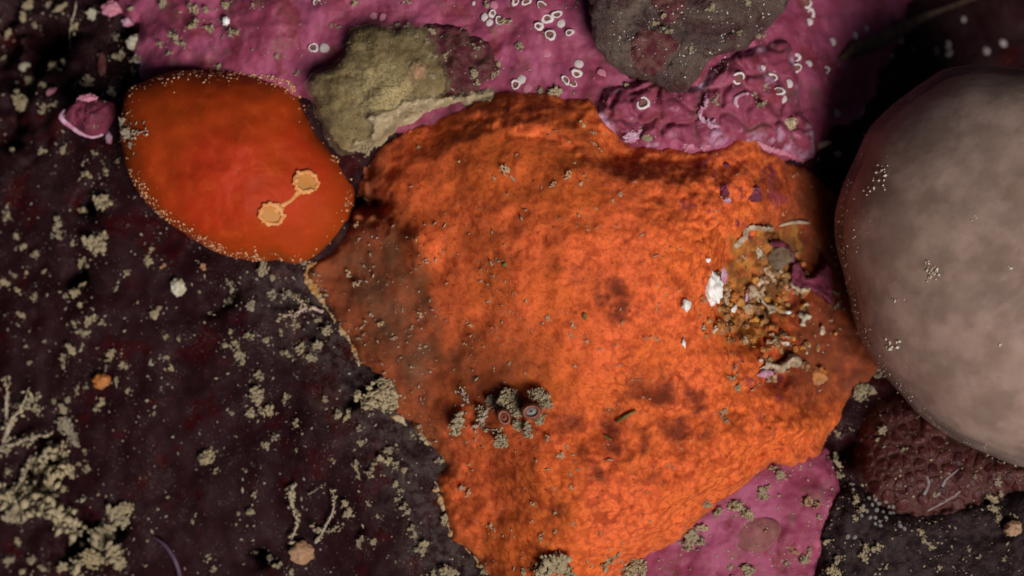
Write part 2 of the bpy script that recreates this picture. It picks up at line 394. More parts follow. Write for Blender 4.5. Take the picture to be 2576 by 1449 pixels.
M = dict(
    tan_heart=m_tan(), rubble=m_rubble(), rock=m_rock(), pink=m_pink('pink_coralline'), knob=m_pink('knobbly_coralline', (0.28, 0.058, 0.110), (0.21, 0.034, 0.066)),
    sponge=m_sponge(), squirt=m_squirt(), silt=m_silt(), shell=m_shell(),
    grey_silt=m_silt('grey_silt', (0.42, 0.35, 0.26), (0.31, 0.245, 0.17), (0.52, 0.46, 0.37)),
    pink_silt=m_silt('pinkish_silt', (0.50, 0.27, 0.15), (0.38, 0.17, 0.085), (0.56, 0.42, 0.30)),
    white_silt=m_silt('white_silt', (0.62, 0.57, 0.46), (0.42, 0.37, 0.25), (0.75, 0.72, 0.66)),
    flock=m_silt('flock_on_sponge', (0.66, 0.42, 0.25), (0.54, 0.30, 0.16), (0.74, 0.56, 0.40)),
    white=m_simple('white_lime', (0.86, 0.85, 0.84), (0.74, 0.71, 0.69), 9, 0.55, 0.3, 0.4, 0.02, sss=0.2),
    tube=m_simple('worm_tube_lime', (0.78, 0.70, 0.70), (0.62, 0.50, 0.52), 7, 0.5, 0.3, 0.3, 0.02, sss=0.2, rnd=0.35),
    pinktube=m_simple('pink_grown_tube', (0.48, 0.20, 0.27), (0.40, 0.11, 0.17), 7, 0.5, 0.3, 0.3, 0.02, sss=0.2),
    hole=m_simple('tube_mouth', (0.15, 0.06, 0.055), (0.26, 0.12, 0.10), 12, 0.8, 0.1),
    cap=m_simple('tube_cap', (0.60, 0.54, 0.53), (0.47, 0.37, 0.38), 9, 0.5, 0.3, 0.3, 0.02, rnd=0.3),
    cream=m_simple('cream_rim', (0.36, 0.16, 0.035), (0.40, 0.31, 0.20), 5, 0.6, 0.2, 0.5, 0.03, sss=0.3),
    granule=m_simple('pale_granule', (0.80, 0.30, 0.13), (0.72, 0.40, 0.24), 9, 0.5, 0.2, 0.3, 0.02, sss=0.3),
    siph=m_simple('cream_siphon', (0.62, 0.22, 0.065), (0.70, 0.34, 0.14), 9, 0.6, 0.15, 0.4, 0.02, sss=0.4, rad=(0.08, 0.05, 0.02)),
    siph_in=m_simple('ochre_siphon', (0.52, 0.20, 0.04), (0.46, 0.22, 0.07), 7, 0.6, 0.15, 0.3, 0.02, sss=0.3),
    tan=m_simple('tan_sponge', (0.38, 0.285, 0.130), (0.20, 0.138, 0.062), 2.0, 0.8, 0.1, 0.4, 0.04, 30, sss=0.35, rad=(0.1, 0.06, 0.03)),
    maroon=m_simple('maroon_crust', (0.075, 0.012, 0.020), (0.13, 0.055, 0.050), 6.5, 0.7, 0.12, 0.7, 0.05),
    dplate=m_simple('dark_plate', (0.018, 0.010, 0.012), (0.045, 0.028, 0.030), 7.5, 0.6, 0.08, 0.8, 0.05),
    jbody=m_jelly_body(), jskin=m_film('gelatinous_tunic', (0.47, 0.335, 0.29), 0.50, 0.45, 2.5, 0.2),
    net=m_simple('net_vein', (0.090, 0.034, 0.030), (0.060, 0.020, 0.018), 5, 0.7, 0.15, 0.5, 0.03),
    cell=m_simple('net_cell', (0.062, 0.010, 0.012), (0.085, 0.018, 0.017), 8, 0.42, 0.4, 0.8, 0.03, rnd=0.6),
    vein=m_simple('blue_white_vein', (0.22, 0.18, 0.19), (0.16, 0.10, 0.10), 8, 0.6, 0.2, 0.4, 0.02),
    bead=m_film('clear_bead', (0.40, 0.36, 0.34), 0.45),
    haze_skin=m_film('murky_membrane', (0.24, 0.10, 0.052), 0.42, 0.8, 3.0, 0.75, 'fade'),
    tan_coat=m_film('fluffy_coat', (0.34, 0.26, 0.14), 0.26, 0.9, 9.0, 0.6),
    papilla=m_film('clear_papilla', (0.50, 0.20, 0.11), 0.22),
    disc=m_film('brown_disc', (0.36, 0.15, 0.125), 0.50, 0.6, 6.0, 0.2),
    stone=m_simple('brown_stone', (0.10, 0.060, 0.034), (0.16, 0.11, 0.075), 6, 0.7, 0.2, 0.5, 0.04),
    amber=m_simple('amber_lump', (0.46, 0.15, 0.025), (0.30, 0.13, 0.05), 6, 0.5, 0.25, 0.5, 0.03, sss=0.4),
    purple=m_simple('purple_plate', (0.19, 0.030, 0.066), (0.11, 0.020, 0.036), 6, 0.6, 0.25, 0.6, 0.04),
    lilac=m_simple('lilac_rim', (0.56, 0.36, 0.47), (0.44, 0.17, 0.27), 6, 0.6, 0.25, 0.5, 0.03),
    speck=m_simple('dome_speck', (0.66, 0.60, 0.50), (0.50, 0.41, 0.30), 7),
    beige=m_simple('beige_shell', (0.50, 0.39, 0.28), (0.28, 0.18, 0.11), 9, 0.6, 0.25, 0.6, 0.03),
    horn=m_simple('brown_siphon', (0.16, 0.042, 0.026), (0.24, 0.085, 0.055), 9, 0.45, 0.35, 0.4, 0.02, sss=0.2),
    slate=m_simple('slate_opening', (0.16, 0.17, 0.18), (0.22, 0.21, 0.20), 9, 0.5, 0.3, 0.3, 0.02),
    stalk=m_simple('pale_stalk', (0.30, 0.245, 0.18), (0.42, 0.34, 0.27), 9, 0.8, 0.1, 0.6, 0.03, sss=0.2),
    pstalk=m_simple('rosy_stalk', (0.46, 0.34, 0.30), (0.38, 0.25, 0.22), 9, 0.8, 0.1, 0.5, 0.03, sss=0.2),
    tendril=m_simple('violet_tendril', (0.085, 0.045, 0.085), (0.055, 0.026, 0.050), 9, 0.5, 0.3, 0.3, 0.02),
    green=m_simple('green_shred', (0.16, 0.15, 0.035), (0.10, 0.10, 0.03), 9, 0.7, 0.2),
)

# ------------------------------------------------------------------ the rock and what grows flat on it (one shared height grid)
G = 0.022
GX = np.arange(-7.3, 7.3, G); GY = np.arange(-4.7, 4.7, G)
XX, YY = np.meshgrid(GX, GY)           # [row y, col x]

rock_base = rbf([
    (-250, -150, -2.9), (-250, 350, -2.3), (-250, 750, -2.2), (-250, 1150, -2.2), (-250, 1600, -2.4),
    (150, -100, -2.0), (150, 350, -1.55), (150, 750, -1.45), (200, 1100, -1.45), (200, 1600, -1.7),
    (550, -100, -0.75), (600, 400, -0.75), (550, 800, -0.95), (600, 1150, -0.95), (650, 1600, -1.1),
    (950, -100, -0.35), (950, 200, -0.40), (900, 600, -0.65), (900, 900, -0.55), (1000, 1250, -0.45), (1000, 1600, -0.6),
    (1400, -100, -0.15), (1400, 300, 0.0), (1450, 800, 0.0), (1450, 1200, 0.0), (1400, 1600, -0.15),
    (1800, -150, -0.45), (1800, 250, -0.1), (1850, 700, -0.15), (1850, 1200, -0.05), (1850, 1600, -0.2),
    (2050, 120, -1.15), (2150, 350, -1.6), (2100, 650, -1.25), (2130, 1000, -0.95), (2150, 1300, -0.35), (2200, 1600, -0.4),
    (2250, 50, -2.7), (2400, 250, -3.8), (2600, 100, -4.8), (2850, -150, -5.6), (2500, -200, -4.6), (2800, 500, -3.4), (2150, -200, -2.6),
    (2450, 700, -1.6), (2500, 1150, -0.7), (2800, 1200, -0.6), (2850, 1600, -0.4),
])
HOLES = [(185, 1365, 0.28, 0.9), (60, 1180, 0.22, 0.7), (20, 110, 0.5, 0.8), (120, 100, 0.25, 0.5), (205, 505, 0.16, 0.5),
         (180, 690, 0.14, 0.4), (545, 765, 0.2, 0.35), (915, 495, 0.26, 0.9), (640, 1395, 0.13, 0.5), (900, 1330, 0.08, 0.25),
         (2130, 1130, 0.2, 0.45), (10, 330, 0.3, 0.4), (880, 1005, 0.1, 0.3), (300, 60, 0.2, 0.3), (290, 1330, 0.14, 0.4)]

def rock_h(x, y):
    xc = np.clip(x, -7.6, 7.6); yc = np.clip(y, -5.0, 5.0)
    z = rock_base(xc, yc)
    z = z + 0.15 * fbm(x, y, 0.8, 3) + 0.045 * fbm(x, y, 3.1, 5, 0.55, 3.3)
    for a, b, r, dp in HOLES:
        wx = 0.35 * r * fbm(x, y, 2.2 , 4, 0.6, 31.0) * 2; wy = 0.35 * r * fbm(x, y, 2.2, 4, 0.6, 47.0) * 2
        z = z - dp * gauss(x + wx, y + wy, a, b, r, -1.0 if a < 700 else -0.3) * np.clip(0.75 + 1.1 * fbm(x, y, 2.5, 3, 0.5, 13.0), 0, 1.3)
    return z

def grid_quads(mask):
    idx = -np.ones(mask.shape, int)
    idx[mask] = np.arange(mask.sum())
    q = mask[:-1, :-1] & mask[1:, :-1] & mask[:-1, 1:] & mask[1:, 1:]
    r, c = np.nonzero(q)
    return np.stack([idx[r, c], idx[r, c + 1], idx[r + 1, c + 1], idx[r + 1, c]], 1)

def fast_mesh(name, verts, quads, mat, parent=None, attrs=None):
    me = bpy.data.meshes.new(name)
    nv, nq = len(verts), len(quads)
    k = quads.shape[1]
    me.vertices.add(nv); me.vertices.foreach_set('co', np.asarray(verts, np.float32).ravel())
    me.loops.add(nq * k); me.loops.foreach_set('vertex_index', quads.astype(np.int32).ravel())
    me.polygons.add(nq); me.polygons.foreach_set('loop_start', np.arange(0, nq * k, k, dtype=np.int32))
    me.polygons.foreach_set('loop_total', np.full(nq, k, np.int32))
    me.update(calc_edges=True); me.validate()
    me.polygons.foreach_set('use_smooth', [True] * nq)
    if attrs:
        for kk, v in attrs.items():
            a = me.attributes.new(kk, 'FLOAT', 'POINT'); a.data.foreach_set('value', np.asarray(v, np.float32))
    me.materials.append(mat)
    return link(bpy.data.objects.new(name, me), parent)

rx = np.concatenate([[-60, -30, -18, -12, -9.5, -8.2], np.arange(-7.3, 7.3, 0.04), [7.5, 8.2, 9.5, 12, 18, 30, 60]])
ry = np.concatenate([[-50, -25, -14, -9, -6.5, -5.3], np.arange(-4.7, 4.7, 0.04), [5.3, 6.5, 9, 14, 25, 50]])
RX, RY = np.meshgrid(rx, ry)
RZ = rock_h(RX, RY)
SP_LEFT = [P(a, b, -0.4) for a, b in [(1230, 1470), (1140, 1350), (1100, 1210), (1040, 1080), (960, 960), (880, 860), (800, 740), (768, 690), (690, 690), (700, 720), (760, 800), (830, 900), (900, 1000), (990, 1120), (1050, 1250), (1080, 1380), (1150, 1480)]]
RD = sstep(-0.75, 0.15, sdf(RX, RY, np.array(SP_LEFT)) + 0.35 * fbm(RX, RY, 1.6, 4)) 
rock = fast_mesh('rock', np.stack([RX.ravel(), RY.ravel(), RZ.ravel()], 1), grid_quads(np.ones(RX.shape, bool)), M['rock'], None, {'dust': RD.ravel()})
tag(rock, 'dark maroon rock face under everything', 'rock', kind='structure')

ZM = rock_h(XX, YY)          # running top surface

def zat(x, y):
    fx = np.clip((np.asarray(x) - GX[0]) / G, 0, len(GX) - 1.001); fy = np.clip((np.asarray(y) - GY[0]) / G, 0, len(GY) - 1.001)
    i = fx.astype(int); j = fy.astype(int); u = fx - i; v = fy - j
    return (ZM[j, i] * (1 - u) + ZM[j, i + 1] * u) * (1 - v) + (ZM[j + 1, i] * (1 - u) + ZM[j + 1, i + 1] * u) * v

def onto(px, py):
    """where the sight line through a measured point meets the surface built so far"""
    z = 0.0
    for _ in range(6):
        x, y = P(px, py, z); z = 0.5 * z + 0.5 * float(zat(x, y))
    x, y = P(px, py, z)
    return x, y, float(zat(x, y))

def outline(pts, n=5, z=None):
    w = []
    for a, b in pts:
        zz = z if z is not None else onto(a, b)[2]
        w.append(P(a, b, zz))
    return catmull(w, n)

def sheet(name, pts, thick, edge, mat, parent=None, rough=0.05, rfreq=3.0, margin=0.12, extra=None, attrs=None, z=None):
    """something that grows flat over what lies below: height from the distance to its own outline"""
    global ZM
    poly = outline(pts, 5, z)
    x0, y0 = poly.min(0) - margin - 0.1; x1, y1 = poly.max(0) + margin + 0.1
    c0, c1 = np.searchsorted(GX, [x0, x1]); r0, r1 = np.searchsorted(GY, [y0, y1])
    sl = (slice(max(r0, 0), r1), slice(max(c0, 0), c1))
    X, Y, Zb = XX[sl], YY[sl], ZM[sl]
    d = sdf(X, Y, poly) + rough * fbm(X, Y, rfreq, 5, 0.6, 7.7)
    z_ = Zb + np.where(d > 0, thick * (1 - np.exp(-np.maximum(d, 0) / edge)), d * 1.6)
    ad = {}
    if extra is not None: z_ = z_ + extra(X, Y, d)
    z_ = np.where(d > 0.06, np.maximum(z_, Zb + 0.03), z_)
    mask = d > -margin
    if attrs: ad = {k: v[mask] for k, v in attrs(X, Y, d).items()}
    o = fast_mesh(name, np.stack([X[mask], Y[mask], z_[mask]], 1), grid_quads(mask), mat, parent, ad)
    top = np.where(d > 0, np.maximum(Zb, z_), Zb)
    ZM[sl] = top
    return o

def flake(name, pts, thick, mat, parent=None, rough=0.02, rfreq=7.0, edge=0.02, up=0.0, g=0.009, curl=0.0):
    """a thin broken plate lying on the surface, with a real rim and uneven top"""
    poly = outline(pts, 6, float(np.mean([onto(a, b)[2] for a, b in pts])))
    x0, y0 = poly.min(0) - 0.08; x1, y1 = poly.max(0) + 0.08
    X, Y = np.meshgrid(np.arange(x0, x1, g), np.arange(y0, y1, g))
    d = sdf(X, Y, poly) + rough * fbm(X, Y, rfreq, 4, 0.65, 2.7)
    base = zat(X, Y); base = 0.6 * base + 0.4 * base.mean()
    up_ = thick * (1 - np.exp(-np.maximum(d, 0) / edge)) + 0.35 * thick * fbm(X, Y, rfreq * 0.8, 4, 0.6, 1.1) + up
    z = base + np.where(d > 0, up_, up_ * 0 + d * 5)
    if curl: z = z + curl * sstep(0.12, 0.0, d) * (d > 0)
    m = d > -0.03
    return fast_mesh(name, np.stack([X[m], Y[m], z[m]], 1), grid_quads(m), mat, parent)

# --- pink coralline crust along the top
def pink_extra(X, Y, d):
    f1, f2 = worley(X, Y, 2.6, 3.0)
    lump = 0.07 * fbm(X, Y, 1.4, 3) + 0.016 * fbm(X, Y, 5.5, 4) + 0.035 * sstep(0.0, 0.45, f2 - f1) * sstep(-0.15, 0.35, fbm(X, Y, 0.9, 3, 0.5, 21.0))
    return lump * sstep(-0.02, 0.15, d)
def pink_attr(X, Y, d):
    n = fbm(X, Y, 2.2, 4, 0.5, 4.4)
    f1, f2 = worley(X + 0.05 * fbm(X, Y, 3, 3), Y, 2.6, 3.0)
    return {'pale': 0.6 * sstep(0.07, 0.0, d) * sstep(0.0, 0.4, n), 'crease': 0.55 * sstep(0.06, 0.0, f2 - f1) * sstep(-0.1, 0.3, fbm(X, Y, 1.1, 3, 0.5, 1.2))}
PINK_TOP = [(300, -330), (315, 20), (350, 60), (335, 110), (360, 150), (350, 190), (420, 230), (600, 260), (760, 260), (880, 330), (1050, 340),
            (1300, 340), (1520, 400), (1750, 410), (1950, 410), (2030, 400), (2090, 350), (2170, 280), (2230, 150), (2280, 0), (2330, -330)]
crust = sheet('coralline_crust', PINK_TOP, 0.10, 0.06, M['pink'], None, 0.12, 2.2, extra=pink_extra, attrs=pink_attr)
tag(crust, 'smooth pink coralline crust spread along the top behind the white worm tubes', 'coralline crust')

# --- knobbly crust under the brown shell
def knob_extra(X, Y, d):
    wx = X + 0.16 * fbm(X, Y, 1.9, 4); wy = Y + 0.16 * fbm(X, Y, 1.9, 4, 0.5, 8.8)
    f1, f2 = worley(wx, wy, 3.0, 1.7)
    g1, g2 = worley(wx, wy, 7.0, 5.1)
    return (0.12 * np.sqrt(sstep(0.0, 0.6, f2 - f1)) + 0.018 * sstep(0, 0.5, g2 - g1) + 0.05 * fbm(X, Y, 2, 3)) * sstep(-0.02, 0.12, d)
def knob_attr(X, Y, d):
    wx = X + 0.16 * fbm(X, Y, 1.9, 4); wy = Y + 0.16 * fbm(X, Y, 1.9, 4, 0.5, 8.8)
    f1, f2 = worley(wx, wy, 3.0, 1.7)
    n = fbm(X, Y, 2.0, 5, 0.6, 2.4)
    return {'pale': np.clip(0.9 * sstep(0.10, 0.0, d) * sstep(-0.1, 0.45, n) + 0.8 * sstep(0.28, 0.6, fbm(X, Y, 2.6, 5, 0.6, 6.1)) * sstep(0.05, 0.2, f2 - f1), 0, 1),
            'crease': 0.75 * sstep(0.06, 0.0, f2 - f1)}
KNOB = [(1505, 290), (1512, 235), (1560, 215), (1640, 200), (1700, 215), (1760, 215), (1800, 165), (1880, 130), (1975, 105), (2005, 190), (2015, 280),
        (2045, 330), (2040, 390), (1990, 385), (1930, 360), (1880, 352), (1820, 358), (1765, 378), (1705, 352), (1650, 368), (1592, 372), (1552, 340)]

# --- pink crust in the lower right
PINK_LOW = [(1600, 1620), (1600, 1385), (1675, 1345), (1720, 1285), (1785, 1240), (1865, 1180), (1920, 1138), (2000, 1132), (2075, 1128), (2098, 1195), (2108, 1260), (2085, 1330), (2085, 1430), (2085, 1620)]
crust2 = sheet('coralline_crust', PINK_LOW, 0.12, 0.05, M['pink'], None, 0.06, 3.0, extra=pink_extra, attrs=pink_attr)
tag(crust2, 'pink coralline crust patch at the bottom right below the orange sponge', 'coralline crust')

# --- dark crust plate, lower right corner
PLATE = [(2100, 1250), (2128, 1222), (2165, 1228), (2230, 1275), (2330, 1285), (2450, 1262), (2575, 1225), (2800, 1190), (3000, 1300), (3000, 1650), (2070, 1650), (2062, 1400), (2072, 1320)]
plate = sheet('dark_crust_plate', PLATE, 0.32, 0.10, M['dplate'], None, 0.04, 4.0,
              extra=lambda X, Y, d: 0.10 * fbm(X, Y, 1.5, 5) * sstep(0, 0.2, d))
tag(plate, 'blackish crust plate with a thin pale edge in the lower right corner', 'crust plate')

# --- netted crust beside it (cells are raised pieces of their own)
NET = [(2160, 1080), (2215, 1010), (2290, 990), (2380, 1060), (2500, 1120), (2640, 1150), (2660, 1215), (2560, 1235), (2450, 1270), (2340, 1296), (2245, 1290), (2185, 1240), (2150, 1180)]
net_root = empty('netted_crust', (*P(2320, 1180, 0), 0))
net_body = sheet('base', NET, 0.30, 0.14, M['net'], None, 0.04, 4.0, extra=lambda X, Y, d: 0.03 * fbm(X, Y, 6, 3) * sstep(0, 0.2, d))
net_body.parent = net_root; net_body.matrix_parent_inverse = Matrix.Translation(-Vector(net_root.location))
tag(net_root, 'reddish brown netted crust with honeycomb cells and bluish veins below the pale dome', 'netted crust')
bpy.context.view_layer.update()

# --- orange sponge
SP = [(925, 400), (960, 365), (1020, 328), (1100, 298), (1180, 268), (1240, 240), (1310, 230), (1400, 243), (1480, 258), (1530, 310), (1565, 365), (1625, 375), (1740, 385), (1830, 368),
      (1895, 348), (1930, 375), (1990, 395), (2050, 420), (2120, 470), (2170, 560), (2200, 700), (2260, 850), (2240, 930), (2185, 985), (2130, 1055), (2100, 1110), (2060, 1150),
      (2000, 1168), (1935, 1172), (1880, 1215), (1800, 1272), (1745, 1312), (1700, 1365), (1620, 1398), (1560, 1450), (1520, 1530), (1280, 1530), (1222, 1449), (1185, 1390), (1135, 1345),
      (1112, 1265), (1098, 1208), (1120, 1170), (1085, 1130), (1040, 1075), (1000, 1040), (960, 960), (905, 920), (880, 860), (838, 800), (800, 740), (768, 690), (790, 655), (830, 635), (858, 600), (878, 560), (888, 500), (905, 440)]
sp_shape = rbf([
    (900, 500, 0.10), (950, 650, 0.20), (900, 800, 0.12), (1000, 480, 0.42), (1050, 600, 0.50), (1000, 760, 0.30), (1000, 900, 0.22), (1050, 380, 0.40), (1200, 330, 0.55), (1350, 290, 0.50), (1480, 330, 0.35),
    (1180, 500, 0.85), (1150, 650, 0.78), (1150, 800, 0.50), (1120, 950, 0.22), (1300, 480, 1.02), (1300, 650, 1.15), (1280, 800, 1.0), (1250, 950, 0.66), (1150, 1050, 0.34), (1080, 1080, 0.20),
    (1450, 450, 0.95), (1480, 650, 1.2), (1480, 800, 1.2), (1450, 950, 1.0), (1350, 1030, 0.80), (1600, 480, 0.85), (1650, 650, 1.05), (1650, 850, 1.1), (1650, 1000, 0.95), (1500, 1060, 0.75),
    (1250, 1150, 0.45), (1210, 1250, 0.25), (1350, 1150, 0.95), (1450, 1200, 1.0), (1300, 1300, 0.45), (1450, 1350, 0.75), (1600, 1200, 0.95), (1600, 1350, 0.6), (1750, 1150, 0.8), (1750, 480, 0.65), (1900, 450, 0.4),
    (1800, 650, 0.72), (1850, 780, 0.42), (1950, 780, 0.40), (1800, 900, 0.72), (1900, 950, 0.55), (2050, 550, 0.10), (2100, 800, 0.05), (2100, 1000, 0.12), (2180, 900, 0.02), (1900, 1100, 0.70), (2000, 1080, 0.6), (1300, 1500, 0.4), (1150, 1300, 0.2)])
BLOTCH = [(1390, 690, 0.10, 0.6), (1458, 690, 0.12, 0.8), (1535, 720, 0.14, 1.0), (1515, 750, 0.10, 0.6), (1555, 775, 0.12, 1.1), (1630, 800, 0.12, 0.7), (1300, 560, 0.10, 0.5), (1255, 640, 0.08, 0.6), (1280, 710, 0.1, 0.45),
          (1320, 330, 0.12, 0.6), (1410, 340, 0.25, 0.6), (1480, 390, 0.2, 0.55), (1500, 425, 0.1, 0.7), (1610, 970, 0.16, 0.8), (1660, 985, 0.15, 0.9), (1740, 995, 0.12, 0.8), (1430, 1060, 0.15, 0.8), (1540, 1075, 0.13, 0.7), (1550, 1120, 0.12, 0.9),
          (1700, 1085, 0.14, 0.9), (1500, 1185, 0.1, 0.7), (1500, 1270, 0.08, 0.5), (1760, 1030, 0.1, 0.8), (1630, 1190, 0.15, 0.5), (1780, 1100, 0.1, 0.6), (1450, 560, 0.08, 0.35), (1160, 700, 0.1, 0.5), (1110, 660, 0.1, 0.4),
          (1200, 660, 0.06, 0.5), (1080, 900, 0.15, 0.5), (990, 880, 0.15, 0.5), (1060, 1000, 0.15, 0.5), (1390, 1290, 0.12, 0.6), (1450, 1140, 0.1, 0.5), (1240, 1200, 0.15, 0.35), (1680, 480, 0.12, 0.5), (1720, 520, 0.1, 0.5), (1380, 860, 0.06, 0.4),
          (1620, 1110, 0.12, 0.6), (1850, 1060, 0.1, 0.5), (1350, 780, 0.06, 0.35), (1590, 640, 0.06, 0.3), (1420, 1010, 0.1, 0.4)]
CAV = [(1890, 640, 0.34, 0.45), (1850, 740, 0.3, 0.35), (1960, 740, 0.3, 0.55), (1900, 830, 0.28, 0.32), (2000, 610, 0.3, 0.3), (1950, 950, 0.16, 0.3), (1700, 690, 0.1, 0.1), (2010, 650, 0.22, 0.3)]
def sp_extra(X, Y, d):
    k = sstep(-0.02, 0.45, d)
    z = (sp_shape(X, Y) - 0.06) * k
    right = sstep(0.9, 2.6, X)
    low = sstep(-0.9, -1.8, Y) * 0.8
    wx = X + 0.06 * fbm(X, Y, 4, 3); wy = Y + 0.06 * fbm(X, Y, 4, 3, 0.5, 5.5)
    f1, f2 = worley(wx, wy, 4.2, 2.2); g1, g2 = worley(wx, wy, 9.0, 6.2)
    lump = 0.10 * (0.45 - f1) + 0.045 * (0.45 - g1)
    z = z + k * (lump * (0.02 + 0.55 * np.clip(right + low * 0.4, 0, 1)) + 0.03 * fbm(X, Y, 1.1, 2, 0.5, 2.2))
    vx = X + 0.22 * fbm(X, Y, 2.2, 4, 0.55, 61.0); vy = Y + 0.22 * fbm(X, Y, 2.2, 4, 0.55, 83.0)
    h1, h2 = worley(0.82 * vx - 0.57 * vy, 0.57 * vx + 0.82 * vy, 4.6, 9.4)
    lm = np.clip(gauss(X, Y, 1800, 520, 1.0, 0.6) + 0.7 * gauss(X, Y, 1950, 1080, 0.9, 0.5) + 0.35 * gauss(X, Y, 1600, 1150, 1.0, 0.8), 0, 1)
    z = z + k * lm * 0.06 * np.sqrt(sstep(0.0, 0.55, h2 - h1))
    for a, b, r, dp in CAV:
        z = z - dp * k * gauss(X, Y, a, b, r, 0.4)
    z = z + 0.25 * gauss(X, Y, 1370, 272, 0.16, 0.3) * k + 0.20 * gauss(X, Y, 1040, 600, 0.13, 0.5) + 0.14 * gauss(X, Y, 1046, 645, 0.16, 0.5) + 0.10 * gauss(X, Y, 1085, 625, 0.16, 0.5)
    cav = sstep(0.25, 0.7, sum(gauss(X, Y, a, b, r, 0.4) for a, b, r, _ in CAV[:5]))
    z = z + cav * (0.22 * (0.4 - f1) + 0.10 * fbm(X, Y, 5, 5, 0.65))
    for a, b, r, dp in BLOTCH:
        z = z - 0.03 * dp * k * gauss(X, Y, a, b, r * 1.4, 0.9)
    return z
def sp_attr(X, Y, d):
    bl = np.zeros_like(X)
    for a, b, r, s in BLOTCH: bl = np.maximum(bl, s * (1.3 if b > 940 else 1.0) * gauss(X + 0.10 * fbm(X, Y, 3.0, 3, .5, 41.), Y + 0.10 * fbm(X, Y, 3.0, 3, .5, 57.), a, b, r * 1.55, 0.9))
    film_shade = 0.9 * sstep(-0.35, -1.45, X + 0.35 * (Y + 0.3)) * sstep(-2.4, -1.2, Y) + 0.5 * sstep(0.35, 0.0, d)
    film_shade = np.maximum(film_shade, 0.8 * gauss(X, Y, 1240, 950, 0.8))
    film_shade = np.maximum(film_shade, 0.7 * sstep(2.9, 3.6, X) * sstep(-2.0, -1.0, Y))  # right strip browned: dirt and the shade beside the dome, both as colour
    bl = np.maximum(bl, 1.0 * sstep(2.5, 3.5, X + 0.5 * fbm(X, Y, 1.5, 4)) * sstep(-1.9, -1.1, Y))  # dark red painted in for the shade between cavity and dome
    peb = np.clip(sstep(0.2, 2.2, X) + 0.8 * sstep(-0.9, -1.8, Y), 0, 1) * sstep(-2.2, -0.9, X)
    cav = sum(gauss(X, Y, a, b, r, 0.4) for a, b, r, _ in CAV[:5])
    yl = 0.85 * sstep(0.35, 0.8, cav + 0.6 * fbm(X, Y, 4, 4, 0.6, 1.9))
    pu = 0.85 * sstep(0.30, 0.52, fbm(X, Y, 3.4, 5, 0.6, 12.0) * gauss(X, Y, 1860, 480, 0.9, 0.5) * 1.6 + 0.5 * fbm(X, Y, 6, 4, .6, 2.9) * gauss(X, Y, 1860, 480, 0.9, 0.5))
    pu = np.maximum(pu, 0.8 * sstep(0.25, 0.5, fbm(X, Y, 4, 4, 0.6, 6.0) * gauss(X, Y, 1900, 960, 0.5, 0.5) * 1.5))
    return {'pebble': peb, 'blotch_shade': np.clip(bl, 0, 1.2), 'film_shade': np.clip(film_shade, 0, 1), 'yellow': np.clip(yl, 0, 1), 'purple': np.clip(pu, 0, 1)}
sp_root = empty('orange_sponge', (*P(1450, 800), 0))
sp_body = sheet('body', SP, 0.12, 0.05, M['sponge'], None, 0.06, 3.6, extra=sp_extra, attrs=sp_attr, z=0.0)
tag(sp_root, 'big mottled orange encrusting sponge filling the middle of the picture', 'sponge')
def adopt(o, root):
    bpy.context.view_layer.update()
    o.parent = root; o.matrix_parent_inverse = root.matrix_world.inverted()
    return o
adopt(sp_body, sp_root)

ML = [(790, 640), (840, 600), (880, 540), (905, 440), (960, 420), (1010, 480), (1060, 560), (1110, 640), (1150, 740), (1190, 840), (1230, 930), (1200, 1000), (1100, 1010), (1010, 1010), (950, 955), (895, 915), (868, 860), (825, 800), (785, 740), (755, 690)]
mem = sheet('membrane', ML, 0.035, 0.15, M['haze_skin'], None, 0.12, 2.4, margin=0.02, extra=lambda X, Y, d: 0.02 * fbm(X, Y, 2.0, 3) * sstep(0, 0.3, d), attrs=lambda X, Y, d: {'fade': sstep(0.0, 0.55, d) * 0.9 + 0.1 * sstep(0, 0.1, d)})
adopt(mem, sp_root)
knob = sheet('knobbly_crust', KNOB, 0.14, 0.05, M['knob'], None, 0.05, 4.5, extra=knob_extra, attrs=knob_attr)
tag(knob, 'knobbly purple pink coralline lump between the brown shell and the orange sponge', 'coralline crust')

MAR = [(1065, 75), (1120, 62), (1180, 85), (1235, 125), (1250, 180), (1205, 215), (1180, 245), (1125, 238), (1110, 185), (1085, 130)]
mar = sheet('maroon_crust', MAR, 0.10, 0.05, M['maroon'], None, 0.07, 4.0, extra=lambda X, Y, d: 0.07 * fbm(X, Y, 5, 4) * sstep(0, .1, d))
tag(mar, 'rough maroon crust patch dusted with silt right of the tan sponge', 'crust patch')

